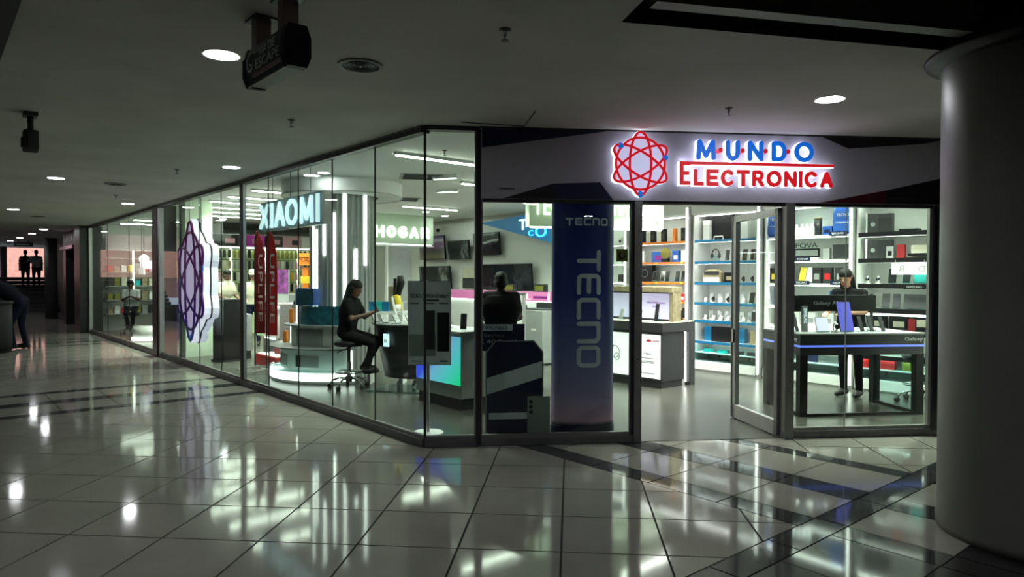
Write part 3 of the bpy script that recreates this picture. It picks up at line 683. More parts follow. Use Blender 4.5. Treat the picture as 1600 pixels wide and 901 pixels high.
def person(label, loc, rot, J, cols, hair='short', voxel=.011, head_turn=0., head_tilt=0., scale=1., fat=1., group=None, long_sleeve=False, shoes='shoe', cap=None):
    """J: joints in metres, front is -y. cols: skin, shirt, pants"""
    V_ = {k: Vector(v) for k, v in J.items()}
    root = T('person', label, 'person', loc, rot, group); root.scale = (scale,)*3
    prims = []; mb = MB()
    def c(p, q, r0, r1, tg): capsule(mb, p, q, r0, r1); prims.append((Vector(p), Vector(q), tg))
    hip, chest, neck, head = V_['hip'], V_['chest'], V_['neck'], V_['head']
    ax = (V_['shr']-V_['shl']).normalized()
    sk, sh, pa = 0, 1, 2
    # trunk: rows of capsules across the body, wide at shoulders and hips, narrower at the waist
    for k, w, r in ((0, .085, .105), (.12, .082, .103), (.25, .075, .102), (.38, .074, .102), (.5, .075, .105), (.62, .084, .110), (.75, .095, .115), (.88, .107, .113), (1, .115, .108), (1.12, .112, .095)):
        p = hip.lerp(chest, k); w *= fat; r *= fat; c(p-ax*w, p+ax*w, r, r, pa if k < .2 else sh)
    c(V_['shl'], V_['shr'], .062, .062, sh); c(chest, neck-Vector((0, 0, .03)), .10, .055, sh); c(neck-Vector((0, 0, .05)), head-Vector((0, 0, .06)), .052, .05, sk)
    for e in 'lr':
        S_, E_, W_ = V_['sh'+e], V_['el'+e], V_['wr'+e]
        mid = S_.lerp(E_, .62)
        if long_sleeve: c(S_, E_, .056, .046, sh); c(E_, W_, .044, .036, sh)
        else: c(S_, mid, .058, .056, sh); c(S_, E_, .046, .038, sk); c(E_, W_, .037, .026, sk)
        d = (V_['ha'+e]-W_).normalized() if 'ha'+e in V_ else (W_-E_).normalized()
        side = d.cross(Vector((0, 0, 1))); side = side.normalized() if side.length > .2 else ax.copy()
        pal = W_+d*.075; drop = Vector((0, 0, -.02))
        c(W_+d*.01-side*.012, pal-side*.022, .020, .017, sk); c(W_+d*.01+side*.012, pal+side*.022, .020, .017, sk)
        for i, (o_, l_) in enumerate(((-.032, .062), (-.011, .074), (.011, .07), (.031, .055))):
            b0 = pal+side*o_; b1 = b0+d*l_*.55+drop*.4; b2 = b0+d*l_+drop*1.4
            c(b0, b1, .0095, .009, sk); c(b1, b2, .009, .0075, sk)
        th = -side if e == 'l' else side
        c(W_+d*.03+th*.02, W_+d*.055+th*.048, .012, .011, sk); c(W_+d*.055+th*.048, W_+d*.09+th*.055, .011, .009, sk)
        H_, K_, A_, O_ = V_['hp'+e], V_['kn'+e], V_['an'+e], V_['to'+e]
        c(H_, K_, .092*fat, .060, pa); c(K_, A_, .058, .046, pa)
    # head with face
    hb = MB(); Rh = Matrix.Translation(head) @ Matrix.Rotation(head_turn, 4, 'Z') @ Matrix.Rotation(head_tilt, 4, 'X')
    hp = lambda x, y, z: tuple(Rh @ Vector((x, y, z)))
    mb.M = Rh; mb.ball((0, .005, .02), (.076, .095, .105), 16, 12); prims.append((head+Vector((0, 0, .05)), head-Vector((0, 0, .03)), sk))
    mb.ball((0, -.028, -.045), (.055, .062, .065), 12, 10); mb.M = None
    c(hp(0, -.084, .012), hp(0, -.096, -.016), .010, .013, sk); c(hp(-.02, -.082, -.055), hp(.02, -.082, -.055), .010, .010, sk)
    for e in (-1, 1): c(hp(e*.077, .01, .025), hp(e*.079, .012, -.02), .012, .010, sk)
    me = remeshed('body', mb, voxel)
    n = len(me.polygons); ce = np.empty(n*3, 'f'); me.polygons.foreach_get('center', ce); ce = ce.reshape(n, 3)
    best = np.full(n, 9e9); idx = np.zeros(n, 'i')
    for p, q, tg in prims:
        p_, q_ = np.array(p), np.array(q); d = q_-p_; L2 = max((d*d).sum(), 1e-9)
        t_ = np.clip(((ce-p_)@d)/L2, 0, 1); ds = np.linalg.norm(ce-p_-t_[:, None]*d, axis=1)-(.012 if tg == 0 and False else 0)
        if tg == sh: ds = ds-.022
        k = ds < best; best[k] = ds[k]; idx[k] = tg
    for mm in cols: me.materials.append(MATS[mm])
    me.polygons.foreach_set('material_index', idx); me.update()
    o = bpy.data.objects.new('body', me); COL.objects.link(o); o.parent = root
    # hair
    hb.M = Rh
    if hair:
        hb.ball((0, .012, .05), (.083, .1, .09), 16, 12); hb.ball((0, .045, -.01), (.074, .068, .085), 14, 10)
        hb.M = None
        if hair == 'long':
            capsule(hb, hp(0, .06, .0), hp(0, .075, -.26), .075, .05); capsule(hb, hp(-.06, .03, 0), hp(-.075, .04, -.24), .04, .03); capsule(hb, hp(.06, .03, 0), hp(.075, .04, -.24), .04, .03)
        me = remeshed('hair', hb, max(voxel, .012)); me.materials.append(MATS['hair'])
        o = bpy.data.objects.new('hair', me); COL.objects.link(o); o.parent = root
    if cap:
        cb = MB(); cb.M = Rh; cb.lathe([(.094, .045), (.092, .09), (.07, .125), (.02, .142), (.0, .143)], 18, (0, .005), cap=False); cb.box(-.06, .06, -.17, -.07, .044, .054); cb.build('cap', cap, root)
    eb = MB(); eb.M = Rh
    for e in (-1, 1): eb.ball((e*.031, -.083, .015), (.012, .008, .007), 8, 6)
    eb.build('eyes', 'black', root)
    eb = MB(); eb.M = Rh; eb.tube([(-.022, -.094, -.052), (0, -.098, -.050), (.022, -.094, -.052)], .004, 6); eb.build('mouth', 'red_dark', root)
    for e in 'lr':
        A_, O_ = V_['an'+e], V_['to'+e]; sb = MB(); d = (O_-A_); d.z = 0; d.normalize()
        capsule(sb, A_+Vector((0, 0, -.035))-d*.03, A_.lerp(O_, .45)+Vector((0, 0, -.02)), .048, .044); capsule(sb, A_.lerp(O_, .35)+Vector((0, 0, -.02)), O_, .044, .036)
        zmin = min(O_.z, A_.z-.075)-.03
        sb.v = [(x, y, max(z, zmin)) for x, y, z in sb.v]
        sb.build('shoe', shoes, root, True)
    return root
def stand(lean=0., arms='down', spread=.09, **kw):
    y = -lean
    J = dict(hip=(0, 0, .93), chest=(0, y*.6, 1.28), neck=(0, y, 1.47), head=(0, y-.015, 1.60), shl=(-.175, y*.8, 1.39), shr=(.175, y*.8, 1.39),
             hpl=(-spread, 0, .88), hpr=(spread, 0, .88), knl=(-spread-.01, -.02, .48), knr=(spread+.01, -.02, .48), anl=(-spread-.01, .02, .10), anr=(spread+.01, .02, .10), tol=(-spread-.03, -.15, .045), tor=(spread+.03, -.15, .045))
    if arms == 'down': J.update(ell=(-.22, y*.6+.03, 1.12), elr=(.22, y*.6+.03, 1.12), wrl=(-.23, y*.4-.05, .88), wrr=(.23, y*.4-.05, .88))
    if arms == 'front': J.update(ell=(-.235, y-.03, 1.13), elr=(.235, y-.03, 1.13), wrl=(-.14, y-.25, 1.06), wrr=(.13, y-.25, 1.08))
    J.update(kw); return J

# ================================================================== STOOL
def stool(label, loc, rot, seat_z=.66, group='black swivel stools'):
    t = T('swivel_stool', label, 'stool', loc, rot, group)
    m = MB(); m.lathe([(.0, seat_z-.085), (.19, seat_z-.08), (.21, seat_z-.05), (.205, seat_z-.015), (.17, seat_z), (.0, seat_z+.002)], 28, cap=False); m.build('seat', 'black', t, True)
    m = MB(); m.cyl((0, 0), .026, .30, seat_z-.08, 14); m.build('gas_lift', 'charcoal', t); m = MB(); m.cyl((0, 0), .032, .11, .38, 14); m.build('column_sleeve', 'chrome', t)
    m = MB(); m.tube([(.03, 0, seat_z-.10), (-.13, -.1, seat_z-.14), (-.17, -.13, seat_z-.16)], .007, 6); m.build('lever', 'black', t)
    m = MB(); m.tube([(.19*math.cos(i*PI/12), .19*math.sin(i*PI/12), .235) for i in range(24)], .011, 8, closed=True)
    for k in range(3): a = k*2*PI/3; m.tube([(0, 0, .235), (.19*math.cos(a), .19*math.sin(a), .235)], .009, 6)
    m.build('foot_ring', 'chrome', t, True)
    m = MB(); m.lathe([(.045, .10), (.045, .17), (.03, .19)], 16); m.build('hub', 'charcoal', t)
    for k in range(5):
        a = k*2*PI/5+.3; cs, sn = math.cos(a), math.sin(a)
        m = MB(); m.tube([(cs*.03, sn*.03, .145), (cs*.14, sn*.14, .15), (cs*.23, sn*.23, .115), (cs*.265, sn*.265, .07)], [.017, .016, .014, .012], 8); lg = m.build('leg', 'chrome', t, True)
        m = MB(); m.M = Matrix.Translation((cs*.27, sn*.27, .034)) @ Matrix.Rotation(a, 4, 'Z') @ Matrix.Rotation(PI/2, 4, 'X'); m.lathe([(.016, -.022), (.034, -.02), (.034, -.004), (.02, 0), (.034, .004), (.034, .02), (.016, .022)], 14); m.build('caster', 'black', lg, True)
    return t

# ================================================================== SHELF WALL (front edge v=6.5, wall v=7)
VF = 6.5
def bay(label, s_hi, s_lo, zs, edge, edge_h=.03, strips=(), top=2.62, base=True, back='wall'):
    """shelf bay between s_hi (left) and s_lo (right); local x runs right"""
    w = s_hi-s_lo; t = T('shelf_unit', label, 'shelf', SV(s_hi, VF), RL)
    B('back_panel', back, t, (.02, w-.02, .44, .47, .0, top)); B('side_panel', 'white', t, (0, .025, 0, .45, 0, top)); B('side_panel', 'white', t, (w-.025, w, 0, .45, 0, top))
    B('top_panel', 'white', t, (0, w, .0, .45, top, top+.04))
    B('top_light', 'shelf_led', t, (.06, w-.06, .03, .055, top-.012, top-.002))  # LED added under the top panel to brighten the wall above the shelves
    for z in zs:
        sh = B('shelf', 'white', t, (.026, w-.026, .02, .44, z-edge_h, z))
        B('shelf_light', 'shelf_led', sh, (.06, w-.06, .025, .045, z-edge_h-.008, z-edge_h-.001))
        if edge: B('shelf_edge', edge, sh, (.026, w-.026, .005, .02, z-edge_h-.008, z+.006))
    if base:
        B('plinth', 'white_gloss', t, (.0, w, -.02, .44, .0, .17)); B('drawer_front', 'white_gloss', t, (.004, w-.004, -.035, -.02, .03, .16))
        B('case_deck', 'white', t, (.026, w-.026, 0, .44, .30, .315)); B('case_glass', 'acrylic', t, (.03, w-.03, -.014, -.010, .18, .44))
        for x in (w*.45, w*.9): 
            lk = B('lock', 'black', t, (x-.014, x+.014, -.032, -.014, .25, .30)); B('lock_plug', 'chrome', lk, (x+.03, x+.045, -.028, -.014, .26, .275))
    for x in strips: B('light_strip', 'strip', t, (x-.013, x+.013, -.03, -.012, .05, top+.02))
    return t
ZSH = (.50, .85, 1.15, 1.49, 1.84, 2.20)
bay('white shelf bay behind the upright navy banner', 4.45, 3.12, ZSH, None)
bay('shelf bay with orange price edges behind the grey counter', 3.08, 1.80, ZSH, 'orange', top=2.62)
bay('shelf bay with blue edges seen through the doorway', 1.66, .46, ZSH, 'blue_shelf')
bay('shelf bay with TECNO plates and blue backpacks', .34, -.98, ZSH, None)
bay('shelf bay with black SAMSUNG edges', -1.06, -2.02, ZSH, 'black', edge_h=.05)
bay('shelf bay with black edges half hidden by the column', -2.12, -3.4, ZSH, 'black', edge_h=.05)
for s, lb in ((1.73, 'tall light column between the orange and blue shelf bays'), (.40, 'tall light column between the blue and TECNO shelf bays'), (-1.02, 'tall light column between the TECNO and SAMSUNG shelf bays'), (3.10, 'tall light column left of the orange shelf bay')):
    t = T('light_column', lb, 'light', SV(s, VF-.03), RL)
    B('profile', 'alu_light', t, (-.03, .03, -.05, .02, 0, 2.78)); B('diffuser', 'strip', t, (-.014, .014, -.062, -.05, .06, 2.76))

# ---- goods on the shelves: small builders, each piece a thing of its own
def good(name, label, cat, s, v, z, rot=0., group=None): return T(name, label, cat, SV(s, v, z), RL+rot, group)
def phone_box(s, v, z, w, h, d, m, label, group, m2=None, rot=0., name='phone_box'):
    t = good(name, label, 'box', s, v, z, rot, group)
    B('carton', m, t, (-w/2, w/2, -d/2, d/2, 0, h)); B('lid_line', 'grey_dark', t, (-w/2-.0008, w/2+.0008, -d/2-.0008, d/2+.0008, h*.72, h*.725))
    if m2: B('print', m2, t, (-w*.3, w*.3, -d/2-.0018, -d/2, h*.25, h*.62))
    return t
def phone(s, v, z, m, label, group, w=.075, h=.155, rot=0., lean=.30, screen='black_gloss', base='acrylic', name='phone', cat='phone'):
    t = good(name, label, cat, s, v, z, rot, group); th = .009
    mb = MB(); mb.M = Matrix.Translation((0, 0, .014)) @ Matrix.Rotation(-lean, 4, 'X'); mb.box(-w/2, w/2, -th, 0, 0, h); mb.build('body', m, t, bevel=.004)
    mb = MB(); mb.M = Matrix.Translation((0, 0, .014)) @ Matrix.Rotation(-lean, 4, 'X'); mb.box(-w/2+.004, w/2-.004, -th-.001, -th, .004, h-.004); mb.build('screen', screen, t)
    B('stand', base, t, (-w*.4, w*.4, -.03, .07, 0, .012)); mb = MB(); mb.M = Matrix.Translation((0, .05, .01)) @ Matrix.Rotation(.1, 4, 'X'); mb.box(-w*.2, w*.2, -.004, .004, 0, h*.45); mb.build('prop', base, t)
    return t
def watch(s, v, z, m, label, group):
    t = good('smart_watch', label, 'watch', s, v, z, .2, group)
    mb = MB(); mb.tube([(0, .035*math.cos(a), .06+.042*math.sin(a)) for a in [i*PI/10 for i in range(20)]], .010, 6, closed=True); mb.build('strap', m, t, True)
    mb = MB(); mb.M = Matrix.Translation((0, -.035, .068)) @ Matrix.Rotation(PI/2-.3, 4, 'X'); mb.lathe([(.024, -.006), (.026, 0), (.022, .008)], 16); mb.build('case', 'black_gloss', t)
    B('stand', 'white_gloss', t, (-.03, .03, -.03, .03, 0, .018))
def earbuds(s, v, z, label, group, m='white_gloss'):
    t = good('earbud_case', label, 'earbuds', s, v, z, .1, group)
    mb = MB(); mb.ball((0, 0, .03), (.032, .016, .03), 12, 8); mb.build('case', m, t, True); mb = MB(); mb.ball((.0, .012, .068), (.032, .008, .024), 12, 8); mb.build('lid', m, t, True)
    B('stand', 'acrylic', t, (-.04, .04, -.03, .03, 0, .006))
def price_tag(s, v, z, m, label, group):
    o = MB().prism([(-.03, 0), (.03, 0), (.03, .028), (-.03, .028)], -.001, .001, 'y').build('price_tag', m); o.location = SV(s, v, z); o.rotation_euler = (-.25, 0, RL); tag(o, label, 'price tag', group)
R = random.Random(3)
row = ['lowest', 'second lowest', 'third', 'fourth', 'fifth', 'topmost']
# white bay behind the banner (only its right edge shows)
for z in (1.16, 1.50, 1.85, 2.21):
    for s in (3.28, 3.40):
        phone_box(s, VF+.15, z-.01, .09, .14, .06, 'grey_dark' if z < 1.8 else 'white', 'small carton on the white shelf bay behind the banner', 'cartons on the white bay', 'black')
# orange bay: cartons on top, phones, red cards, orange tags
for s, m in ((2.86, 'black'), (2.62, 'black'), (2.38, 'black'), (2.14, 'orange'), (1.95, 'black')):
    phone_box(s, VF+.14, 2.20, .085 if m == 'black' else .05, .24, .07, m, ('tall black' if m == 'black' else 'narrow tall orange')+' phone carton on the topmost orange-bay shelf', 'tall cartons on the topmost orange-bay shelf', 'grey_dark' if m == 'black' else None)
    phone_box(s+.10, VF+.18, 2.20, .07, .22, .06, 'cream', 'tall cream phone carton on the topmost orange-bay shelf', 'cream cartons on the topmost orange-bay shelf')
phone_box(2.50, VF+.2, 1.84, .34, .20, .09, 'blue', 'wide dark blue carton on the second orange-edged shelf', None, 'purple'); phone_box(2.14, VF+.2, 1.84, .14, .21, .09, 'blue', 'narrow dark blue carton right of the round disc on the orange bay', None, 'white')
t = good('disc_stand', 'olive disc on a stand between the blue cartons of the orange bay', 'display', 2.32, VF+.1, 1.84)
m_ = MB(); m_.M = Matrix.Translation((0, 0, .16)) @ Matrix.Rotation(PI/2, 4, 'X'); m_.lathe([(.0, -.01), (.10, -.01), (.10, .01), (0, .012)], 24, cap=False); m_.build('disc', 'olive', t); B('foot', 'black', t, (-.07, .07, -.03, .03, 0, .07))
for s in (2.92, 1.98): phone_box(s, VF+.2, 1.84, .12, .22, .05, 'white', 'white carton at the end of the second orange-edged shelf', 'white cartons on the orange bay')
t = phone_box(2.84, VF+.22, 1.49, .34, .31, .10, 'black', 'large black carton with a ring print on the orange bay', None)
m_ = MB(); m_.tube([(.07*math.cos(i*PI/12), -.053, .16+.07*math.sin(i*PI/12)) for i in range(24)], .003, 5, closed=True); m_.build('ring_print', 'grey', t)
for s, m in ((2.58, 'white'), (2.50, 'grey'), (2.40, 'white'), (2.30, 'charcoal'), (2.08, 'charcoal'), (1.95, 'black')): phone(s, VF+.12, 1.49, m, 'phone leaning on the middle orange-edged shelf', 'phones on the middle orange-edged shelf', .08, .19, .25)
for s, m in ((2.86, 'red'), (2.52, 'red'), (2.19, 'red'), (1.93, 'red')): phone_box(s, VF+.1, 1.15, .085, .14, .04, m, 'small red phone card on the lower orange-edged shelf', 'red cards on the orange bay', 'white')
for s in (2.66, 2.05): phone(s, VF+.1, 1.15, 'charcoal', 'phone beside a red card on the lower orange-edged shelf', 'phones beside the red cards', .08, .16, .3)
phone_box(2.33, VF+.13, 1.15, .15, .15, .06, 'orange', 'orange carton with cut corner on the lower orange-edged shelf', None); phone_box(2.36, VF+.07, 1.15, .10, .09, .04, 'orange', 'smaller orange carton before the larger orange one', None)
for s in (2.05, 1.92): phone(s, VF+.1, .85, 'orange' if s < 2 else 'charcoal', 'phone on the shelf just above the grey counter end', 'phones above the counter end', .09, .18, .3)
phone_box(2.28, VF+.1, .85, .08, .28, .07, 'black', 'tall black carton beside the counter riser on the orange bay', None); phone_box(2.18, VF+.1, .85, .07, .20, .05, 'red', 'red carton beside the tall black carton on the orange bay', None)
for z in (1.15, 1.49, 1.84):
    for i in range(9): price_tag(2.98-i*.135, VF-.008, z-.026, 'orange' if i % 4 else 'yellow', ('orange' if i % 4 else 'yellow')+' price tag on the '+{1.15: 'lower', 1.49: 'middle', 1.84: 'upper'}[z]+' orange shelf edge', 'orange price tags')
# blue bay
t = phone_box(1.28, VF+.22, 2.20, .50, .42, .08, 'black', 'wide black poster carton on the topmost blue-bay shelf', None); 
for s, h in ((1.48, .34), (.92, .36), (.76, .30)): phone_box(s, VF+.15, 2.20, .12, h, .08, 'white', 'tall white carton on the topmost blue-bay shelf', 'white cartons on the topmost blue-bay shelf')
t = good('handle_tray', 'small white frame with a handle on the topmost blue-bay shelf', 'tray', 1.22, VF+.08, 2.20); m_ = MB(); m_.tube([(-.09, 0, .006), (-.08, 0, .06), (.08, 0, .06), (.09, 0, .006)], .012, 6); m_.build('frame', 'white', t); B('foot', 'white', t, (-.1, .1, -.03, .03, 0, .006))
t = good('headphones', 'black headphones on a stand on the blue-edged shelf', 'headphones', 1.30, VF+.12, 1.84); m_ = MB(); m_.tube([(.07*math.cos(a), 0, .12+.09*math.sin(a)) for a in [i*PI/12 for i in range(13)]], .008, 6); m_.build('band', 'black', t)
for e in (-1, 1): m_ = MB(); m_.ball((e*.07, 0, .10), (.022, .035, .045), 10, 8); m_.build('ear_cup', 'charcoal', t, True)
B('stand', 'acrylic', t, (-.05, .05, -.05, .05, 0, .1))
for s, m in ((1.08, 'white'), (.92, 'white'), (.76, 'black'), (.62, 'white'), (.54, 'white')): phone(s, VF+.12, 1.84, m, 'phone on the upper blue-edged shelf', 'phones on the upper blue-edged shelf', .08, .19, .2)
t = good('curved_speaker', 'brown and white curved speaker on the blue-edged shelf', 'speaker', 1.36, VF+.15, 1.49); m_ = MB(); m_.prism([(-.17, 0), (.17, 0), (.17, .17), (.10, .22), (-.10, .22), (-.17, .15)], -.06, .06, 'y'); m_.build('case', 'wood', t, bevel=.02); B('front_plate', 'white', t, (-.15, .15, -.064, -.06, .01, .09)); B('grille', 'charcoal', t, (-.14, .15, -.065, -.06, .13, .19))
phone_box(1.02, VF+.15, 1.49, .22, .17, .08, 'black', 'black carton beside the curved speaker', None, 'wood')
for s in (.76, .60): watch(s, VF+.1, 1.49, 'black', 'smart watch on the middle blue-edged shelf', 'watches on the middle blue-edged shelf')
for i, s in enumerate((1.48, 1.32, 1.18, 1.04, .90, .76)):
    (watch if i in (1, 3) else earbuds)(s, VF+.1, 1.15, *(('black',) if i in (1, 3) else ()), label='smart watch on the lower blue-edged shelf' if i in (1, 3) else 'white earbud case on the lower blue-edged shelf', group='watches on the lower blue shelf' if i in (1, 3) else 'earbud cases on the lower blue shelf')
    phone_box(s-.06, VF+.22, 1.15, .07, .15, .05, 'white', 'white carton standing behind the earbuds on the blue bay', 'white cartons on the blue bay')
    earbuds(s, VF+.1, .85, 'white earbud case on the lowest blue-edged shelf', 'earbud cases on the lowest blue shelf'); phone_box(s-.05, VF+.22, .85, .07, .16, .05, 'white_gloss', 'white carton on the lowest blue-edged shelf', 'white cartons on the lowest blue shelf', 'grey')
phone(.62, VF+.1, 1.15, 'charcoal', 'dark phone right end of the lower blue-edged shelf', None, .09, .18); phone(.56, VF+.12, .85, 'blue', 'blue phone pair right end of the lowest blue-edged shelf', None, .16, .19)
phone_box(1.16, VF+.15, .50, .40, .25, .1, 'black', 'wide black laptop carton low on the blue bay', None); phone_box(1.45, VF+.2, .50, .16, .24, .1, 'blue_shelf', 'blue carton left of the black laptop carton', None); phone_box(.85, VF+.2, .50, .16, .24, .1, 'blue_shelf', 'blue carton right of the black laptop carton', None)
phone_box(.56, VF+.15, .50, .16, .22, .1, 'wood', 'reddish brown picture carton low on the blue bay', None)
for s in (1.42, 1.15, .86, .6): phone_box(s, VF+.12, .315, .15, .055, .1, 'teal' if s > 1 else 'grey_dark', 'flat gadget in the glass case under the blue bay', 'gadgets in the glass case')
# TECNO bay
def backpack(s, v, z, label):
    t = good('backpack', label, 'backpack', s, v, z)
    m_ = MB(); m_.prism([(-.15, 0), (.15, 0), (.155, .30), (.12, .42), (.05, .465), (-.05, .465), (-.12, .42), (-.155, .30)], -.08, .08, 'y'); m_.build('bag', 'blue', t, bevel=.03)
    m_ = MB(); m_.prism([(-.11, .03), (.11, .03), (.11, .19), (-.11, .19)], -.115, -.08, 'y'); m_.build('pocket', 'blue', t, bevel=.02)
    m_ = MB(); m_.tube([(-.05, 0, .45), (-.03, 0, .50), (.03, 0, .50), (.05, 0, .45)], .01, 6); m_.build('top_loop', 'navy', t)
    B('zip', 'white', t, (-.10, .10, -.118, -.114, .16, .165)); text('TECNO', 'print', 'white', t, -.09, .09, -.082, .26, .30)
backpack(.20, VF+.14, 2.20, 'blue backpack at the left end of the TECNO top shelf'); backpack(-.84, VF+.14, 2.20, 'blue backpack at the right end of the TECNO top shelf')
t = good('glow_plate', 'row of clear glowing bottles on the TECNO top shelf', 'display', -.20, VF+.12, 2.20)
for i in range(5): m_ = MB(); m_.lathe([(.03, 0), (.03, .12), (.012, .15), (.012, .18)], 10, (-.16+.08*i, 0)); m_.build('bottle', 'strip_soft', t, True)
t = good('canister', 'black canister with a lid on the TECNO top shelf', 'canister', -.45, VF+.12, 2.20); m_ = MB(); m_.cyl((0, 0), .055, 0, .24, 18); m_.build('can', 'charcoal', t, True); m_ = MB(); m_.cyl((0, 0), .058, .24, .27, 18); m_.build('lid', 'wood', t, True)
phone_box(-.60, VF+.16, 2.20, .14, .13, .14, 'blue', 'blue gift box left of the right backpack', None, 'navy')
def plate(s, z, word, label, w=.24, h=.055, m='navy', lm='white'):
    t = good('brand_plate', label, 'sign', s, VF-.01, z); B('plate', m, t, (-w/2, w/2, -.008, 0, 0, h)); text(word, 'lettering', lm, t, -w*.36, w*.36, -.01, h*.25, h*.75)
plate(-.80, 2.185, 'TECNO', 'navy TECNO plate below the right backpack'); plate(-.28, 1.825, 'TECNO', 'navy TECNO plate under the POVA frame'); plate(-.27, 1.475, 'TECNO', 'navy TECNO plate before the yellow phones'); plate(-.82, 1.475, 'TECNO', 'navy TECNO plate before the black cartons')
t = good('pova_frame', 'black frame with POVA lettering on the TECNO bay', 'sign', -.28, VF+.10, 1.88)
for b in ((-.20, .20, 0, .02, 0, .022), (-.20, .20, 0, .02, .11, .132), (-.20, -.178, 0, .02, 0, .132), (.178, .20, 0, .02, 0, .132)): B('frame', 'black', t, b)
text('POVA', 'lettering', 'black', t, -.17, .17, .01, .145, .215); B('foot', 'white', t, (-.2, .2, -.02, .06, -.04, -.002))
phone_box(.02, VF+.14, 1.84, .16, .21, .08, 'teal', 'teal carton at the left end of the POVA shelf', None, 'white'); phone_box(-.57, VF+.16, 1.84, .10, .17, .07, 'grey', 'grey carton right of the POVA frame', None); phone_box(-.80, VF+.16, 1.86, .26, .20, .08, 'charcoal', 'dark wide carton at the right end of the POVA shelf', None); phone_box(-.10, VF+.2, 1.84, .09, .17, .07, 'white', 'white carton left of the POVA frame', None)
for i, (s, m, m2) in enumerate(((.24, 'black', 'yellow'), (.05, 'black', 'yellow'), (-.44, 'charcoal', 'grey'), (-.60, 'charcoal', 'red'), (-.78, 'charcoal', 'grey'), (-.90, 'charcoal', 'grey'))):
    phone_box(s, VF+.14, 1.49, .13, .235, .07, m, 'black phone carton with yellow print on the TECNO bay' if m2 == 'yellow' else 'dark phone carton right of the yellow phones on the TECNO bay', 'yellow-print cartons' if m2 == 'yellow' else 'dark cartons on the TECNO bay', m2)
for s, m in ((-.10, 'charcoal'), (-.21, 'yellow'), (-.32, 'white')): phone(s, VF+.1, 1.49, m, {'charcoal': 'grey', 'yellow': 'yellow', 'white': 'white'}[m]+' phone back leaning on the TECNO bay', None, .11, .235, -.15, .3, m)
phone_box(.16, VF+.14, 1.15, .14, .26, .08, 'blue', 'blue carton low at the left end of the TECNO bay', None, 'navy'); phone_box(-.72, VF+.14, 1.20, .16, .18, .08, 'blue', 'blue carton low at the right end of the TECNO bay', None, 'white')
for s in (-.02, -.22, -.42): phone_box(s, VF+.12, 1.15, .13, .05, .1, 'navy' if s > -.1 else 'wood', 'flat box lying on the low TECNO shelf', 'flat boxes on the low TECNO shelf')
for s in (.15, -.1, -.35, -.62, -.85): phone_box(s, VF+.16, .85, .14, .20, .08, 'white', 'white carton on the shelf behind the black display table', 'white cartons behind the black table', 'grey')
for s in (-.32, -.40): phone_box(s, VF+.14, .315, .10, .16, .05, 'navy', 'dark blue box standing in the low glass case', 'dark boxes in the low glass case', rot=.3)
# SAMSUNG bay
for z, lb in ((2.20, 'open black and white gift case on the topmost SAMSUNG shelf'), (1.84, 'open black and white gift case on the second SAMSUNG shelf')):
    t = good('gift_case', lb, 'box', -1.30, VF+.15, z)
    m_ = MB(); m_.M = Matrix.Rotation(.6, 4, 'Z'); m_.box(-.16, 0, -.01, .03, 0, .27); m_.build('lid', 'charcoal', t); m_ = MB(); m_.M = Matrix.Rotation(.6, 4, 'Z'); m_.box(-.165, -.15, -.02, .04, 0, .28); m_.build('lid_edge', 'white', t)
    B('case', 'charcoal', t, (0, .18, -.02, .06, 0, .265)); m_ = MB(); m_.M = Matrix.Rotation(.6, 4, 'Z') @ Matrix.Translation((-.08, -.014, .12)) @ Matrix.Rotation(PI/2, 4, 'X'); m_.lathe([(.03, 0), (.03, .006)], 16); m_.build('round_mark', 'grey', t)
phone_box(-1.46, VF+.14, 1.84, .09, .17, .05, 'grey', 'grey phone carton with a black dot on the SAMSUNG bay', None, 'black'); phone_box(-1.60, VF+.14, 1.84, .10, .19, .05, 'red_dark', 'reddish brown phone carton on the SAMSUNG bay', None); phone_box(-1.84, VF+.2, 1.84, .26, .18, .05, 'cream', 'wide cream carton on the SAMSUNG bay', None)
for z, s in ((2.20, -1.72), (1.87, -1.84)): phone_box(s, VF+.1, z, .24, .035, .12, 'black', 'flat black soundbar box, '+('topmost' if z > 2 else 'second')+' SAMSUNG shelf', None)
for s in (-1.18, -1.32): watch(s, VF+.1, 1.49, 'white', 'watch at the left end of the SAMSUNG plate shelf', 'watches on the SAMSUNG shelf')
phone(-1.50, VF+.1, 1.49, 'charcoal', 'phone with rounded corners on the SAMSUNG plate shelf', None, .10, .21, .15, .3); phone(-1.68, VF+.1, 1.49, 'teal', 'small folding phone on the SAMSUNG plate shelf', None, .10, .14); phone(-1.87, VF+.1, 1.49, 'charcoal', 'tablet on the SAMSUNG plate shelf', None, .20, .20, 0, .2, 'teal', name='tablet', cat='tablet')
plate(-1.82, 1.425, 'SAMSUNG', 'black SAMSUNG plate on the shelf edge', .26, .06, 'black', 'grey')
for i, s in enumerate((-1.42, -1.56, -1.74, -1.86, -1.96)): phone(s, VF+.1, 1.15, 'charcoal', 'phone on the shelf above the light strip, SAMSUNG bay', 'phones on the low SAMSUNG shelf', .10 if i != 2 else .17, .20, .2, .3, 'grey_dark')
B_ = good('light_shelf', 'long white light under the low SAMSUNG shelf', 'light', -1.06, VF, 1.06); B('tube', 'strip', B_, (.05, .92, .01, .03, .0, .015)); B('holder', 'white', B_, (.04, .94, .03, .05, 0, .025))
for s, w, h, m in ((-1.30, .2, .20, 'black'), (-1.56, .24, .20, 'black'), (-1.86, .24, .26, 'black'), (-1.72, .10, .17, 'red_dark')):
    t = phone_box(s, VF+.2, .85, w, h, .04, m, {'red_dark': 'brown leather case on the shelf behind the black table'}.get(m, 'black framed screen on the shelf behind the black table'), None if m == 'red_dark' else 'framed screens on the SAMSUNG bay', 'cream' if m == 'black' else None)
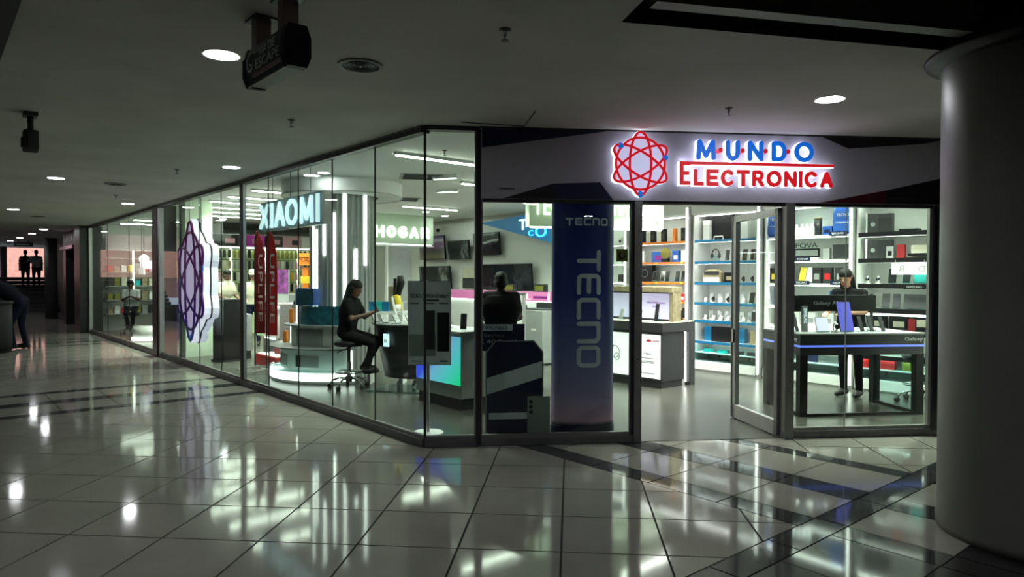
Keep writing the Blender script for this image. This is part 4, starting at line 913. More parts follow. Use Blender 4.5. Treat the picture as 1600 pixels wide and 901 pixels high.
for s in (-1.12, -1.33, -1.47): phone_box(s, VF+.1, .315, .17, .15, .08, 'red', 'red box in the low glass case of the SAMSUNG bay', 'red boxes in the low glass case')
phone_box(-1.70, VF+.1, .315, .10, .13, .06, 'olive', 'dark green box beside the red boxes', None); phone_box(-1.9, VF+.1, .315, .12, .08, .06, 'cream', 'cream box beside the dark green box', None)
# paper with mirrored R | D hung in the SAMSUNG bay
t = T('hanging_paper', 'white paper strip with mirrored letters R and D', 'paper', SV(-1.55, VF-.05, 1.62), RL); B('sheet', 'white', t, (0, .46, 0, .002, 0, .16)); text('D', 'letter', 'grey', t, .26+.07, .26+.15, -.002, .04, .12, mirror=True); text('R', 'letter', 'grey', t, .08, .16, -.002, .04, .12, mirror=True); B('bar', 'grey', t, (.235, .24, -.002, 0, .02, .14)); B('cord', 'white', t, (.05, .052, 0, .002, .16, .20), (.40, .402, 0, .002, .16, .20))

# ================================================================== GREY COUNTER BY THE DOOR (lit print panel)
t = T('display_counter', 'long grey counter with a lit white print panel facing the door', 'counter', (1.28, 9.90, 0), RL)
# local x: -1.9..0 along the print side, y: 0..0.62 deep; its end faces the door
B('body', 'grey_dark', t, (-1.9, 0, .0, .52, .10, .80), bevel=.004); B('kick_plate', 'charcoal', t, (-1.88, -.02, .02, .50, 0, .10))
B('worktop', 'grey_dark', t, (-1.95, .03, -.03, .74, .80, .93), bevel=.004); B('top_sheet', 'cream', t, (-1.94, .02, -.02, .73, .93, .938))
B('end_leg', 'charcoal', t, (-.06, .03, .62, .74, 0, .80)); B('end_leg', 'charcoal', t, (-1.95, -1.86, .62, .74, 0, .80))
B('light_strip', 'strip', t, (-.035, -.02, .585, .60, .05, .78)); B('light_strip', 'strip', t, (-.03, -.015, .15, .58, .775, .785))
pn = B('print_panel', 'glow_panel', t, (-1.8, -.02, -.012, 0, .14, .76))
mk = MB()
for k in range(5):
    a = math.radians(20+35*k); mk.prism([(-.22, .655), (-.22+.045*math.cos(a-.25), .655+.035*math.sin(a-.25)), (-.22+.055*math.cos(a), .655+.043*math.sin(a)), (-.22+.045*math.cos(a+.25), .655+.035*math.sin(a+.25))], -.016, -.012, 'y')
mk.build('petal_mark', 'red', pn)
text('HUAWEI', 'lettering', 'red_dark', pn, -.155, -.04, -.014, .66, .685); text('nova Edge', 'lettering', 'grey', pn, -.52, -.18, -.014, .46, .51)
for z, x0 in ((.415, -.55), (.37, -.48), (.35, -.50), (.20, -.44)): B('text_rule', 'grey', pn, (x0, -.12, -.014, -.012, z, z+.012))
for x, z, r in ((-.86, .47, .09), (-.95, .55, .06), (-.82, .40, .05)): MB().tube([(x+r*math.cos(i*PI/10), -.014, z+r*math.sin(i*PI/10)) for i in range(20)], .006, 5, closed=True).build('ring_drawing', 'grey', pn)
B('dark_oval', 'black', pn, (-1.12, -1.02, -.016, -.012, .42, .58), bevel=.03)
# riser with a lilac screen on top
t = T('screen_riser', 'wooden riser with a lilac screen on the grey counter', 'display', (1.28, 9.90, .938), RL)
B('cap', 'wood', t, (-1.75, .0, .22, .46, .42, .50), bevel=.004); B('side', 'wood', t, (-.06, 0, .24, .44, 0, .42)); B('side', 'wood', t, (-1.75, -1.69, .24, .44, 0, .42)); B('back', 'charcoal', t, (-1.69, -.06, .34, .42, 0, .42))
sc_ = B('screen', 'screen_lilac', t, (-1.66, -.10, .325, .335, .03, .40)); text('HUAWEI nova', 'lettering', 'purple', sc_, -.52, -.20, .322, .25, .28); text('Edge', 'lettering', 'purple', sc_, -.42, -.30, .322, .19, .22)
def tphone(name, label, cat, base, x, y, z, w, h, m, scr, lean=.3, rz=0., group=None, r0=RL):
    p = base + Matrix.Rotation(r0, 3, 'Z') @ Vector((x, y, 0)); t = T(name, label, cat, (p.x, p.y, z), r0+rz, group)
    mb = MB(); mb.M = Matrix.Rotation(-lean, 4, 'X'); mb.box(-w/2, w/2, -.009, 0, .008, h); mb.build('body', m, t, bevel=.004)
    mb = MB(); mb.M = Matrix.Rotation(-lean, 4, 'X'); mb.box(-w/2+.005, w/2-.005, -.0105, -.009, .013, h-.005); mb.build('screen', scr, t)
    B('stand', 'acrylic', t, (-w*.35, w*.35, -.03, .08, 0, .010)); mb = MB(); mb.M = Matrix.Translation((0, .06, .008)) @ Matrix.Rotation(.15, 4, 'X'); mb.box(-w*.2, w*.2, -.003, .003, 0, h*.4); mb.build('prop', 'acrylic', t)
    return t
HB = Vector((1.28, 9.90, 0))
tphone('phone', 'black phone standing before the lilac screen on the grey counter', 'phone', HB, -.20, .12, .938, .085, .26, 'black', 'black', .15, -.3)
for x, m, lb in ((-.50, 'white', 'white phone left of the black one on the grey counter'), (-.85, 'white', 'white watch-size phone on the grey counter'), (-1.15, 'teal', 'dark teal phone at the far end of the grey counter')): tphone('phone', lb, 'phone', HB, x, .10, .938, .09, .17, m, 'grey', .3, -.2)
tphone('phone', 'orange-backed phone at the door end of the grey counter', 'phone', HB, -.10, .55, .938, .08, .16, 'charcoal', 'black_gloss', .3, .4)

# ================================================================== BLACK GALAXY TABLE
GP = Vector((2.58, 8.07, 0))
t = T('display_table', 'black open-frame display table with a blue light line and Galaxy lettering', 'table', GP, RR)
GW, GD = 1.50, .88
for x in (0, GW-.09):
    for y in (0, GD-.09): B('leg', 'black', t, (x, x+.09, y, y+.09, 0, .70))
B('foot_rail', 'black', t, (.09, GW-.09, .01, .05, 0, .035)); B('foot_rail', 'black', t, (.03, .07, .09, GD-.09, 0, .035)); B('foot_rail', 'black', t, (GW-.07, GW-.03, .09, GD-.09, 0, .035))
B('frame_glass', 'acrylic', t, (GW-.052, GW-.048, .09, GD-.09, .035, .70))
ap = B('apron', 'charcoal', t, (0, GW, 0, GD, .70, .93), bevel=.004); B('light_line', 'glow_blue', ap, (-.003, GW+.003, -.003, GD, .790, .812))
B('top', 'grey', t, (-.005, GW+.005, -.005, GD+.005, .93, .945))
text('Galaxy', 'lettering', 'white', t, GW-.24, GW-.02, -.004, .845, .90)
tt = text('Galaxy', 'lettering', 'white', t, -.22, 0, 0, .845, .90); tt.rotation_euler = (0, 0, -PI/2); tt.location = (-.004, .06, 0)
t = T('header_bar', 'black header bar reading Galaxy AI on two posts over the table', 'sign', GP+Matrix.Rotation(RR, 3, 'Z') @ Vector((-.06, .35, 0))+Vector((0, 0, .945)), RR)
B('post', 'charcoal', t, (.02, .045, 0, .03, 0, .44)); B('post', 'charcoal', t, (1.14, 1.165, 0, .03, 0, .44)); B('bar', 'black', t, (.0, 1.19, -.02, .04, .235, .425), bevel=.004); text('Galaxy AI', 'lettering', 'grey', t, .40, .70, -.022, .30, .355); B('foot', 'charcoal', t, (0, .07, -.02, .05, 0, .01), (1.12, 1.19, -.02, .05, 0, .01))
def gphone(name, label, cat, x, y, w, h, m, scr, lean=.3, rz=0.): return tphone(name, label, cat, GP, x, y, .945, w, h, m, scr, lean, rz, None, RR)
gphone('phone', 'grey phone with its back turned at the left end of the black table', 'phone', .07, .20, .085, .22, 'grey', 'grey_dark', .25, .7)
gphone('tablet', 'lilac-screened tablet on the black table', 'tablet', .36, .15, .17, .18, 'charcoal', 'screen_lilac', .3, .1)
gphone('tablet', 'tall tablet with a blue screen on the black table', 'tablet', .66, .16, .19, .36, 'black', 'screen_blue', .25, .15)
for x, lb in ((.86, 'phone beside the blue tablet on the black table'), (.98, 'second phone beside the blue tablet on the black table'), (1.12, 'phone on a clear stand at the right of the black table')): gphone('phone', lb, 'phone', x, .18, .08, .19, 'charcoal', 'grey_dark', .3, .5)
t = T('price_tower', 'slim white tower with blue print on the black table', 'display', GP+Matrix.Rotation(RR, 3, 'Z') @ Vector((.20, .28, 0))+Vector((0, 0, .945)), RR); B('slab', 'grey', t, (-.035, .035, -.015, .015, 0, .30)); text('SAMSUNG', 'print', 'glow_xiaomi', t, -.015, .02, -.017, .10, .27, rot=True)
t = T('smart_watch', 'white watch on a round stand before the blue tablet', 'watch', GP+Matrix.Rotation(RR, 3, 'Z') @ Vector((.50, .14, 0))+Vector((0, 0, .945)), RR)
m_ = MB(); m_.tube([(0, .04*math.cos(a), .065+.045*math.sin(a)) for a in [i*PI/10 for i in range(20)]], .012, 6, closed=True); m_.build('strap', 'white', t, True); m_ = MB(); m_.M = Matrix.Translation((0, -.04, .07)) @ Matrix.Rotation(PI/2, 4, 'X'); m_.lathe([(.028, -.004), (.028, .012)], 16); m_.build('case', 'black', t); B('stand', 'white', t, (-.03, .03, -.04, .04, 0, .02))

# ================================================================== NAVY BANNER COLUMN, STANDEE, STICKER
t = T('curved_banner', 'tall curved navy banner with TECNO lettering standing behind the glass', 'banner', AB(1.55, .32), RR)
m_ = MB(); n = 28; prof = []
pts = [(.31*math.sin(-PI/2+PI*i/n), -.17*math.cos(-PI/2+PI*i/n)) for i in range(n+1)]
vs = [(x, y, z) for z in [2.36*j/10 for j in range(11)] for x, y in pts]
m_.add(vs, [(j*(n+1)+i, j*(n+1)+i+1, (j+1)*(n+1)+i+1, (j+1)*(n+1)+i) for j in range(10) for i in range(n)]); m_.build('curved_sheet', 'banner', t, True)
B('back_frame', 'navy', t, (-.31, .31, -.01, .02, 0, 2.36)); 
m_ = MB(); m_.prism([(x*1.03, y*1.03) for x, y in pts], 0, .12); m_.build('base', 'navy', t)
def bend(o, half=.31, d=.17, off=.004):
    me = o.data
    for v_ in me.vertices:
        x = max(-half, min(half, v_.co.x)); v_.co.y += -d*math.sqrt(max(0, 1-(x/half)**2))-off
    me.update()
mat('banner_print', (.75, .78, .9), .5)
for i, ch in enumerate('Tecno'): bend(glyph(ch, 'letter', 'banner_print', t, -.20+i*.086, -.20+i*.086+.075, 0, 2.075, 2.15, .017, .001, sub=True))
for i, ch in enumerate('Tecno'): bend(glyph(ch, 'large_letter', 'banner_print', t, -.095, .145, 0, 1.84-i*.232-.212, 1.84-i*.232, .042, .001, rot=True, sub=True))
# plain promotional board (no figure) with a large printed phone
t = T('promo_standee', 'navy and grey cut-out promotional board with a large phone beside it', 'standee', AB(.86, .22), RR)
body_ = [(x, z) for x, z in [(-.21, 0), (.21, 0), (.27, .08), (.27, .84), (.18, .95), (-.18, .95), (-.27, .84), (-.27, .08)]]
MB().prism([(x*1.05, .475+(z-.475)*1.025) for x, z in body_], .004, .012, 'y').build('white_border', 'grey', t)
MB().prism(body_, -.004, .004, 'y').build('board', 'navy', t)
MB().prism([(-.27, .44), (.27, .60), (.27, .76), (-.27, .60)], -.006, -.004, 'y').build('grey_band', 'banner_print', t)
B('low_band', 'banner_print', t, (-.25, .25, -.006, -.004, .20, .26))
ph = B('printed_phone', 'grey', t, (.12, .345, -.035, -.022, .0, .42), bevel=.02)
for z in (.37, .32, .27): m_ = MB(); m_.M = Matrix.Translation((.155, -.036, z)) @ Matrix.Rotation(PI/2, 4, 'X'); m_.lathe([(.018, 0), (.018, .004)], 14); m_.build('lens', 'black', ph)
hd = B('header_card', 'navy', t, (-.36, .10, .02, .028, .86, 1.12)); B('name_strip', 'banner_print', hd, (-.36, -.02, .016, .02, 1.055, 1.115)); text('TECNO', 'lettering', 'navy', hd, -.33, -.07, .014, 1.07, 1.10); text('Series', 'lettering', 'grey', hd, -.30, -.10, .016, .995, 1.03); text('K 40 Pro+!', 'lettering', 'banner_print', hd, -.34, .02, .015, .93, .97)
B('strut', 'charcoal', t, (-.03, .03, .012, .16, 0, .02))
t = T('door_sticker', 'olive square sticker with a black ring mark inside the pane by the door', 'sticker', AB(1.865, .012, 0), RR); B('square', 'olive', t, (-.055, .055, 0, .003, 1.725, 1.845)); MB().tube([(.026*math.cos(a), -.002, 1.785+.028*math.sin(a)) for a in [math.radians(d) for d in range(100, 375, 20)]], .010, 6).build('ring_mark', 'black', t)

# ================================================================== POSTER STAND
p = AT(669, 6.98); t = T('poster_stand', 'grey poster of a phone on a pole with a round base at the glass corner', 'poster stand', p, YAW)
m_ = MB(); m_.lathe([(.155, .004), (.155, .014), (.15, .018), (.0, .02)], 36, cap=False); m_.build('round_base', 'white', t); m_ = MB(); m_.tube([(.0, 0, .018), (.0, 0, .72)], .017, 12); m_.build('pole', 'alu_light', t)
mat('poster', (.72, .72, .78), .35, var=.25, scale=3)
ps = B('poster', 'poster', t, (-.20, .225, -.015, 0, .695, 1.53)); B('frame', 'charcoal', t, (-.205, .23, 0, .012, .69, 1.535))
text('TECNO CAMON 50 Ultra', 'lettering', 'black', ps, -.18, .18, -.017, 1.365, 1.405); text('5G', 'lettering', 'black', ps, .185, .21, -.017, 1.385, 1.405); B('text_rule', 'charcoal', ps, (-.05, .11, -.017, -.015, 1.335, 1.35)); B('text_rule', 'charcoal', ps, (-.18, -.09, -.017, -.015, 1.305, 1.315), (-.04, .06, -.017, -.015, 1.305, 1.315), (.11, .20, -.017, -.015, 1.305, 1.315))
B('printed_phone', 'black', ps, (.09, .215, -.024, -.015, .83, 1.22), bevel=.012); B('printed_phone_outline', 'charcoal', ps, (-.03, .07, -.018, -.015, .85, 1.24), bevel=.012); B('scene_print', 'grey', ps, (-.19, .08, -.0165, -.015, .78, 1.0)); text('Redmi', 'small_lettering', 'charcoal', ps, -.16, -.08, -.017, .725, .74)
B('small_print', 'charcoal', ps, (.12, .2, -.017, -.015, .725, .738))

# ================================================================== LIT COUNTER (blue to green)
t = T('lit_counter', 'grey counter with a glowing blue to green front panel', 'counter', SV(1.15, 1.24), RL)
B('body', 'grey', t, (-.98, 0, 0.012, .55, .14, .90), bevel=.004); B('kick_plate', 'grey_dark', t, (-.95, -.03, .04, .52, 0, .14)); B('glow_panel', 'glow_counter', t, (-.96, -.015, 0, .012, .30, .87)); B('worktop', 'grey', t, (-1.0, .03, -.02, .58, .90, .935), bevel=.004)
tphone('phone', 'black phone on a clear stand on the lit counter', 'phone', SV(1.15, 1.24), -.22, .2, .935, .08, .20, 'black', 'black', .15, .6)
tphone('phone', 'pale phone lying low on the lit counter', 'phone', SV(1.15, 1.24), -.55, .2, .935, .09, .06, 'white', 'glow_xiaomi', .9, .3)
t = T('white_partition', 'tall white divider panel behind the lit counter', 'partition', SV(1.95, 2.35), RL); B('panel', 'white', t, (-.02, .62, 0, .06, 0, 1.36)); B('low_panel', 'white', t, (.2, .62, -.10, -.02, 0, .98)); B('cap', 'alu_light', t, (-.03, .63, -.01, .07, 1.36, 1.375))

# ================================================================== XIAOMI TABLE
TC = AT(640, 9.72); t = T('curved_table', 'dark curved phone table with a lit square logo on its front', 'table', TC, -.15)
n = 24; arc = [(.66*math.sin(a)-.0, -.56*math.cos(a)+.30) for a in [math.radians(-85+135*i/n) for i in range(n+1)]]
m_ = MB(); k = n+1
ring = lambda f, z: [(x*f, (y-.3)*f+.3, z) for x, y in arc]
m_.add(ring(.72, .16)+ring(.95, .90), [(i, i+1, k+i+1, k+i) for i in range(n)]); m_.build('front_panel', 'charcoal', t, True)
m_ = MB(); m_.prism([(x, y) for x, y in arc]+[(-.5, .42), (.5, .42)][::-1], .90, .93); m_.build('top', 'grey', t)
m_ = MB(); m_.tube([(x*1.005, (y-.3)*1.005+.3, .915) for x, y in arc], .012, 8); m_.build('edge_trim', 'alu_light', t)
m_ = MB(); m_.prism([(-.50, -.36), (.30, -.42), (.5, -.1), (.42, .36), (-.4, .36)], .004, .03); m_.build('base_plate', 'acrylic', t)
for x in (-.1, .12): m_ = MB(); m_.tube([(x, -.15, .02), (x+.02, -.2, .10), (x+.05, -.18, .17)], .03, 10); m_.build('support', 'chrome', t)
a_ = math.radians(-25); lx, ly = .66*.90*math.sin(a_), -.56*.90*math.cos(a_)+.30
m_ = MB(); m_.M = Matrix.Translation((lx-.01, ly-.03, .70)) @ Matrix.Rotation(a_*.9, 4, 'Z'); m_.box(-.055, .055, -.02, .0, -.09, .09); lg = m_.build('logo_plate', 'glow_xiaomi', t, bevel=.02)
lt = text('mi', 'logo_lettering', 'grey', lg, -.03, .03, -.022, -.03, .03); lt.location = (lx-.01, ly-.03, .70); lt.rotation_euler = (0, 0, a_*.9)
for i, (x, y, lb) in enumerate(((-.50, .02, 'phone on the left of the curved table before the seated woman'), (-.30, -.12, 'phone second from left on the curved table'), (-.08, -.20, 'phone in the middle of the curved table'), (.10, -.18, 'phone nearest the poster on the curved table'))):
    tphone('phone', lb, 'phone', TC, x, y, .93, .085, .17, 'black', 'grey', .8, .9, None, -.15)
t = T('tilted_stand', 'tilted white display arm standing on the curved table', 'stand', TC+Vector((-.22, .12, .93)), -.15); m_ = MB(); m_.tube([(.04, 0, .0), (-.02, 0, .16), (-.07, 0, .36)], .018, 8); m_.build('arm', 'white', t); B('foot', 'white', t, (-.06, .10, -.05, .05, 0, .012))
t = T('guard_rail', 'bent white rail around the back of the curved table', 'rail', TC+Vector((0, .05, .93)), -.15); m_ = MB(); m_.tube([(-.2, .2, .0), (-.2, .2, .28), (.0, .18, .30), (.10, .12, .28), (.12, .0, .20), (.12, -.02, .0)], .010, 8); m_.build('rail', 'white', t)
# ledge behind the table with the yellow vacuum and blue boxes
LB = AT(613, 10.3); t = T('white_ledge', 'white ledge behind the curved table', 'shelf', LB, 0.05); B('deck', 'white_gloss', t, (-.34, .20, -.2, .15, 1.03, 1.07)); B('leg_panel', 'white', t, (-.33, -.29, -.18, .13, 0, 1.03)); B('leg_panel', 'white', t, (.15, .19, -.18, .13, 0, 1.03))
for i in range(3): tt = T('gadget_box', ('first', 'second', 'third')[i]+' blue gadget box from the woman on the white ledge', 'box', LB+Vector((-.28+.10*i, -.05, 1.07)), .05, 'blue boxes on the ledge'); B('carton', 'blue_shelf' if i != 1 else 'teal', tt, (-.045, .045, -.05, .05, 0, .14)); B('lid_line', 'navy', tt, (-.046, .046, -.051, .051, .10, .103))
tt = T('yellow_cleaner', 'yellow and black upright handheld cleaner on the white ledge', 'appliance', LB+Vector((.09, -.05, 1.07)), .05); m_ = MB(); m_.tube([(.03, 0, 0), (.01, 0, .12), (-.02, 0, .24)], [.05, .055, .06], 12); m_.build('body', 'yellow', tt, True); m_ = MB(); m_.tube([(.0, 0, .24), (.05, 0, .42), (.04, 0, .52)], [.05, .06, .045], 12); m_.build('head', 'black', tt, True); m_ = MB(); m_.tube([(.0, -.02, .0), (.0, -.02, .1)], .06, 10); m_.build('label_band', 'white', tt, True)
tt = T('brown_carton', 'brown tall carton behind the yellow cleaner', 'box', LB+Vector((-.02, .10, 1.07)), .05); B('carton', 'wood', tt, (-.06, .06, -.04, .04, 0, .36)); B('lid', 'black', tt, (.02, .06, -.045, .045, .18, .48))

# ================================================================== FLUTED COLUMN WITH CEILING RING, TIERED DISPLAY
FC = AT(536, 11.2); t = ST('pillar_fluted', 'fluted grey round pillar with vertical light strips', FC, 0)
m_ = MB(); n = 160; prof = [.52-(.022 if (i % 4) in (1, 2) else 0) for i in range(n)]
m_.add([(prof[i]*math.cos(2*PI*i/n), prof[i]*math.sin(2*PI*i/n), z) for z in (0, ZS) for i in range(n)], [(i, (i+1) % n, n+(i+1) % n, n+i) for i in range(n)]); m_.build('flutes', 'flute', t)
for px, z0, z1 in ((499, .5, 2.85), (506, .9, 2.3), (519, 1.9, 2.85), (535, .8, 2.55), (551, 1.2, 2.85), (567, 1.0, 2.0), (579, 1.75, 2.85)):
    x = (px-536)/F*11.0; y = -math.sqrt(max(.53**2-x*x, .0)); a = math.atan2(y, x)+YAW
    m_ = MB(); m_.M = Matrix.Rotation(a, 4, 'Z'); m_.box(.50, .535, -.013, .013, z0, z1); m_.build('light_strip', 'strip', t)
t = T('ceiling_ring', 'white drum ring hung around the top of the fluted pillar', 'ceiling ring', (FC.x, FC.y, 0), 0)
m_ = MB(); m_.lathe([(.56, 2.84), (.93, 2.84), (.94, 2.86), (.94, ZS-.001)], 64, cap=False); m_.build('drum', 'white', t, True)
m_ = MB(); m_.lathe([(.945, 2.835), (.95, 2.845), (.945, 2.855)], 64, cap=False); m_.build('rim', 'alu_light', t, True)
t = T('tiered_display', 'white rounded tiered display stand wrapped around the fluted pillar', 'display', (FC.x, FC.y, 0), YAW)
A0, A1 = math.radians(165), math.radians(292)
def sector(ro, ri, z0, z1, name, m, a0=A0, a1=A1, n=32):
    pts = [(ro*math.cos(a0+(a1-a0)*i/n), ro*math.sin(a0+(a1-a0)*i/n)) for i in range(n+1)]+[(ri*math.cos(a1-(a1-a0)*i/n), ri*math.sin(a1-(a1-a0)*i/n)) for i in range(n+1)]
    mb = MB()
    N = len(pts); k = n+1
    vs = [(x, y, z0) for x, y in pts]+[(x, y, z1) for x, y in pts]
    fs = [(i, i+1, N+i+1, N+i) for i in range(N-1)]+[(N-1, 0, N, 2*N-1)]
    fs += [(N+i, N+i+1, N+N-2-i, N+N-1-i) for i in range(n)]+[(i+1, i, N-1-i, N-2-i) for i in range(n)]
    mb.add(vs, fs); return mb.build(name, m, t)
sector(1.10, .55, .004, .045, 'recess_base', 'grey'); sector(1.12, 1.09, .05, .165, 'lit_band', 'strip_soft'); sector(1.09, .55, .05, .17, 'plinth', 'white'); sector(1.16, .55, .17, .19, 'deck', 'acrylic')
sector(.96, .55, .19, .50, 'middle_tier', 'white', math.radians(176)); sector(1.13, .55, .50, .52, 'middle_top', 'grey')
sector(.80, .55, .52, .82, 'upper_tier', 'white', math.radians(186)); sector(.90, .55, .82, .84, 'upper_top', 'grey'); sector(.70, .55, .84, 1.12, 'head_tier', 'poster_teal', math.radians(196)); sector(.78, .55, 1.12, 1.135, 'head_top', 'acrylic', math.radians(180))
for a, z0, z1, r in ((176, .19, .50, .975), (186, .52, .84, .815), (196, .84, 1.12, .715), (290, .19, .50, .975)): 
    m_ = MB(); aa = math.radians(a); m_.M = Matrix.Rotation(aa, 4, 'Z'); m_.box(r-.015, r+.008, -.012, .012, z0, z1); m_.build('light_strip', 'strip', t)
for a0, a1 in ((205, 225), (238, 262)): sector(.968, .94, .23, .40, 'cubby_opening', 'black', math.radians(a0), math.radians(a0+6), 4); sector(.968, .94, .23, .40, 'cubby_back', 'grey', math.radians(a0+6), math.radians(a1), 6)
sector(.812, .79, .54, .78, 'poster_panel', 'grey', math.radians(225), math.radians(262), 8)
sector(.708, .69, .86, 1.10, 'print_panel', 'poster_teal', math.radians(200), math.radians(262), 10)
def on_ring(name, label, cat, ang, r, z, rz=0.): a = math.radians(ang)+YAW; return T(name, label, cat, (FC.x+r*math.cos(a), FC.y+r*math.sin(a), z), a+PI/2+rz)
tt = on_ring('gadget_box', 'wide blue picture carton on top of the tiered display', 'box', 232, .66, 1.135); B('carton', 'blue', tt, (-.20, .20, -.05, .05, 0, .26)); B('print', 'poster_teal', tt, (-.18, .18, -.053, -.05, .02, .24))
tt = on_ring('gadget_box', 'narrow blue carton left of the wide one on the tiered display', 'box', 207, .70, 1.135); B('carton', 'blue_shelf', tt, (-.05, .05, -.04, .04, 0, .25)); B('lid_line', 'navy', tt, (-.051, .051, -.041, .041, .19, .195))
tt = on_ring('air_fryer', 'black appliance at the left top of the tiered display', 'appliance', 190, .70, 1.135); B('tray', 'black', tt, (-.1, .1, -.06, .06, 0, .05), bevel=.01); B('lid', 'charcoal', tt, (-.08, .08, -.05, .05, .05, .07))
for a, z, r, h, lb in ((187, .84, .80, .22, 'orange carton on the upper step of the tiered display'), (180, .52, .92, .18, 'orange bottle-shaped carton on the middle step of the tiered display')): tt = on_ring('orange_carton', lb, 'box', a, r, z); B('carton', 'orange', tt, (-.06, .06, -.03, .03, 0, h)); B('print', 'wood', tt, (-.05, .05, -.033, -.03, h*.2, h*.6))
for a, lb in ((214, 'small grey gadget box in the left cubby'), (250, 'small grey gadget box in the right cubby')): pass

# ================================================================== TELEVISION WALL AND APPLIANCES (wall v=7)
def tv(s0, s1, z0, z1, label, scr='screen_tv', tilt=.08):
    t = T('television', label, 'television', SV(s0, 6.86, 0), RL, 'televisions on the back wall'); w = s0-s1
    m_ = MB(); m_.M = Matrix.Translation((0, 0, z0)) @ Matrix.Rotation(tilt, 4, 'X'); m_.box(0, w, -.02, .03, 0, z1-z0); m_.build('case', 'black', t, bevel=.006)
    m_ = MB(); m_.M = Matrix.Translation((0, 0, z0)) @ Matrix.Rotation(tilt, 4, 'X'); m_.box(.012, w-.012, -.024, -.02, .02, z1-z0-.012); m_.build('screen', scr, t)
    B('wall_bracket', 'charcoal', t, (w*.3, w*.7, .03, .13, (z0+z1)/2-.1, (z0+z1)/2+.1)); return t
ramp_mat('screen_picture', [(0, (.10, .09, .05)), (.45, (.03, .03, .03)), (.55, (.10, .05, .10)), (1, (.03, .02, .05))], 'Z', 2.0, 2.65, emit=.3, rough=.1)
tv(10.75, 9.55, 2.04, 2.66, 'upper television left of the HOGAR gap showing a dim picture', 'screen_picture')
tv(9.40, 8.50, 2.02, 2.50, 'smaller upper television with bluish reflections right of the first')
tv(8.30, 7.30, 2.10, 2.64, 'upper television behind the standing man, left of the blue board')
tv(10.75, 9.30, 1.28, 1.86, 'lower television behind the grey poster')
tv(8.10, 6.15, 1.28, 1.88, 'large lower television above the pink TCL shelf')
t = T('framed_picture', 'pale picture panel between the lower televisions', 'picture', SV(8.95, 6.93), RL); B('panel', 'cream', t, (0, .72, 0, .03, 1.28, 1.82)); B('dark_shape', 'charcoal', t, (.05, .72, -.004, 0, 1.29, 1.55))
t = T('tcl_shelf', 'long shelf with a glowing pink TCL front below the televisions', 'shelf', SV(9.3, 6.45), RL)
B('front', 'glow_pink', t, (0, 4.5, 0, .02, 1.06, 1.26)); B('deck', 'white', t, (0, 4.5, .02, .52, 1.22, 1.25)); B('under_light', 'strip', t, (0, 4.5, .0, .03, 1.03, 1.055)); B('body', 'white', t, (0, 4.5, .03, .52, 0, 1.03)); text('TCL', 'lettering', 'glow_white', t, 2.95, 3.55, -.01, 1.09, 1.22)
B('dark_print', 'purple', t, (2.85, 2.93, -.004, 0, 1.1, 1.22), (3.62, 4.05, -.004, 0, 1.12, 1.17)); B('white_print', 'glow_white', t, (4.08, 4.12, -.004, 0, 1.07, 1.25), (4.2, 4.26, -.004, 0, 1.07, 1.25))
for s, lb in ((6.55, 'small black speaker on the TCL shelf'), (5.55, 'small black radio on the TCL shelf end')):
    t = T('radio', lb, 'radio', SV(s, 6.55, 1.25), RL); B('case', 'charcoal', t, (-.16, .16, -.06, .06, 0, .17), bevel=.008); B('grille', 'olive', t, (-.13, .13, -.064, -.06, .03, .14))
def washer(s, v, label, w=.62, h=.93):
    t = T('appliance', label, 'washing machine', SV(s, v), RL); B('body', 'grey', t, (0, w, 0, .6, .03, h), bevel=.01); B('lid', 'grey_dark', t, (.01, w-.01, .02, .45, h, h+.02)); B('control_panel', 'charcoal', t, (.0, w, .45, .6, h, h+.12), bevel=.01); B('feet', 'black', t, (.03, .1, .05, .1, 0, .03), (w-.1, w-.03, .05, .1, 0, .03), (.03, .1, .5, .55, 0, .03), (w-.1, w-.03, .5, .55, 0, .03)); B('badge', 'white', t, (w*.55, w*.75, -.003, 0, h*.62, h*.66))
washer(5.02, 4.55, 'pale top-loading washing machine right of the standing man'); washer(4.32, 4.85, 'grey washing machine beside the navy banner', .66, .98)
# HOGAR header
t = T('hogar_sign', 'pale green lit header panel reading HOGAR', 'sign', SV(9.0, 4.35), RL+PI/2)
mat('hogar_panel', (.55, .66, .50), .5)
B('panel', 'hogar_panel', t, (0, 1.75, 0, .22, 2.36, ZS-.002)); B('under_light', 'strip', t, (.02, 1.73, .05, .09, 2.335, 2.36)); B('lip', 'white', t, (0, 1.75, -.02, .24, 2.30, 2.335))
for i, ch in enumerate('HOGAR'): glyph(ch, 'letter', 'glow_green', t, .12+i*.315, .12+i*.315+.25, -.02, 2.50, 2.78, .07, .015)
t = T('grey_partition', 'grey partition wall under the HOGAR header', 'partition', SV(8.6, 4.6), RL+PI/2); B('panel', 'grey', t, (0, .62, 0, .1, 0, 2.28)); B('edge', 'white', t, (-.02, 0, 0, .1, 0, 2.28))
t = T('red_cabinet', 'dark red cabinet beside the grey partition', 'cabinet', SV(9.4, 5.3), RL+PI/2); B('body', 'red_dark', t, (0, .42, 0, .4, 0, 2.25)); B('door', 'red_dark', t, (.02, .40, -.02, 0, .05, 2.2)); B('shelf_front', 'wood', t, (.02, .40, -.03, -.02, 1.5, 1.55))
t = T('dome_camera', 'small black dome camera on the wall above the televisions', 'camera', SV(9.9, 6.9, 2.80), RL); m_ = MB(); m_.ball((0, -.05, 0), .05, 12, 8); m_.build('dome', 'black', t, True); B('mount', 'white', t, (-.05, .05, -.03, .1, .03, .10))
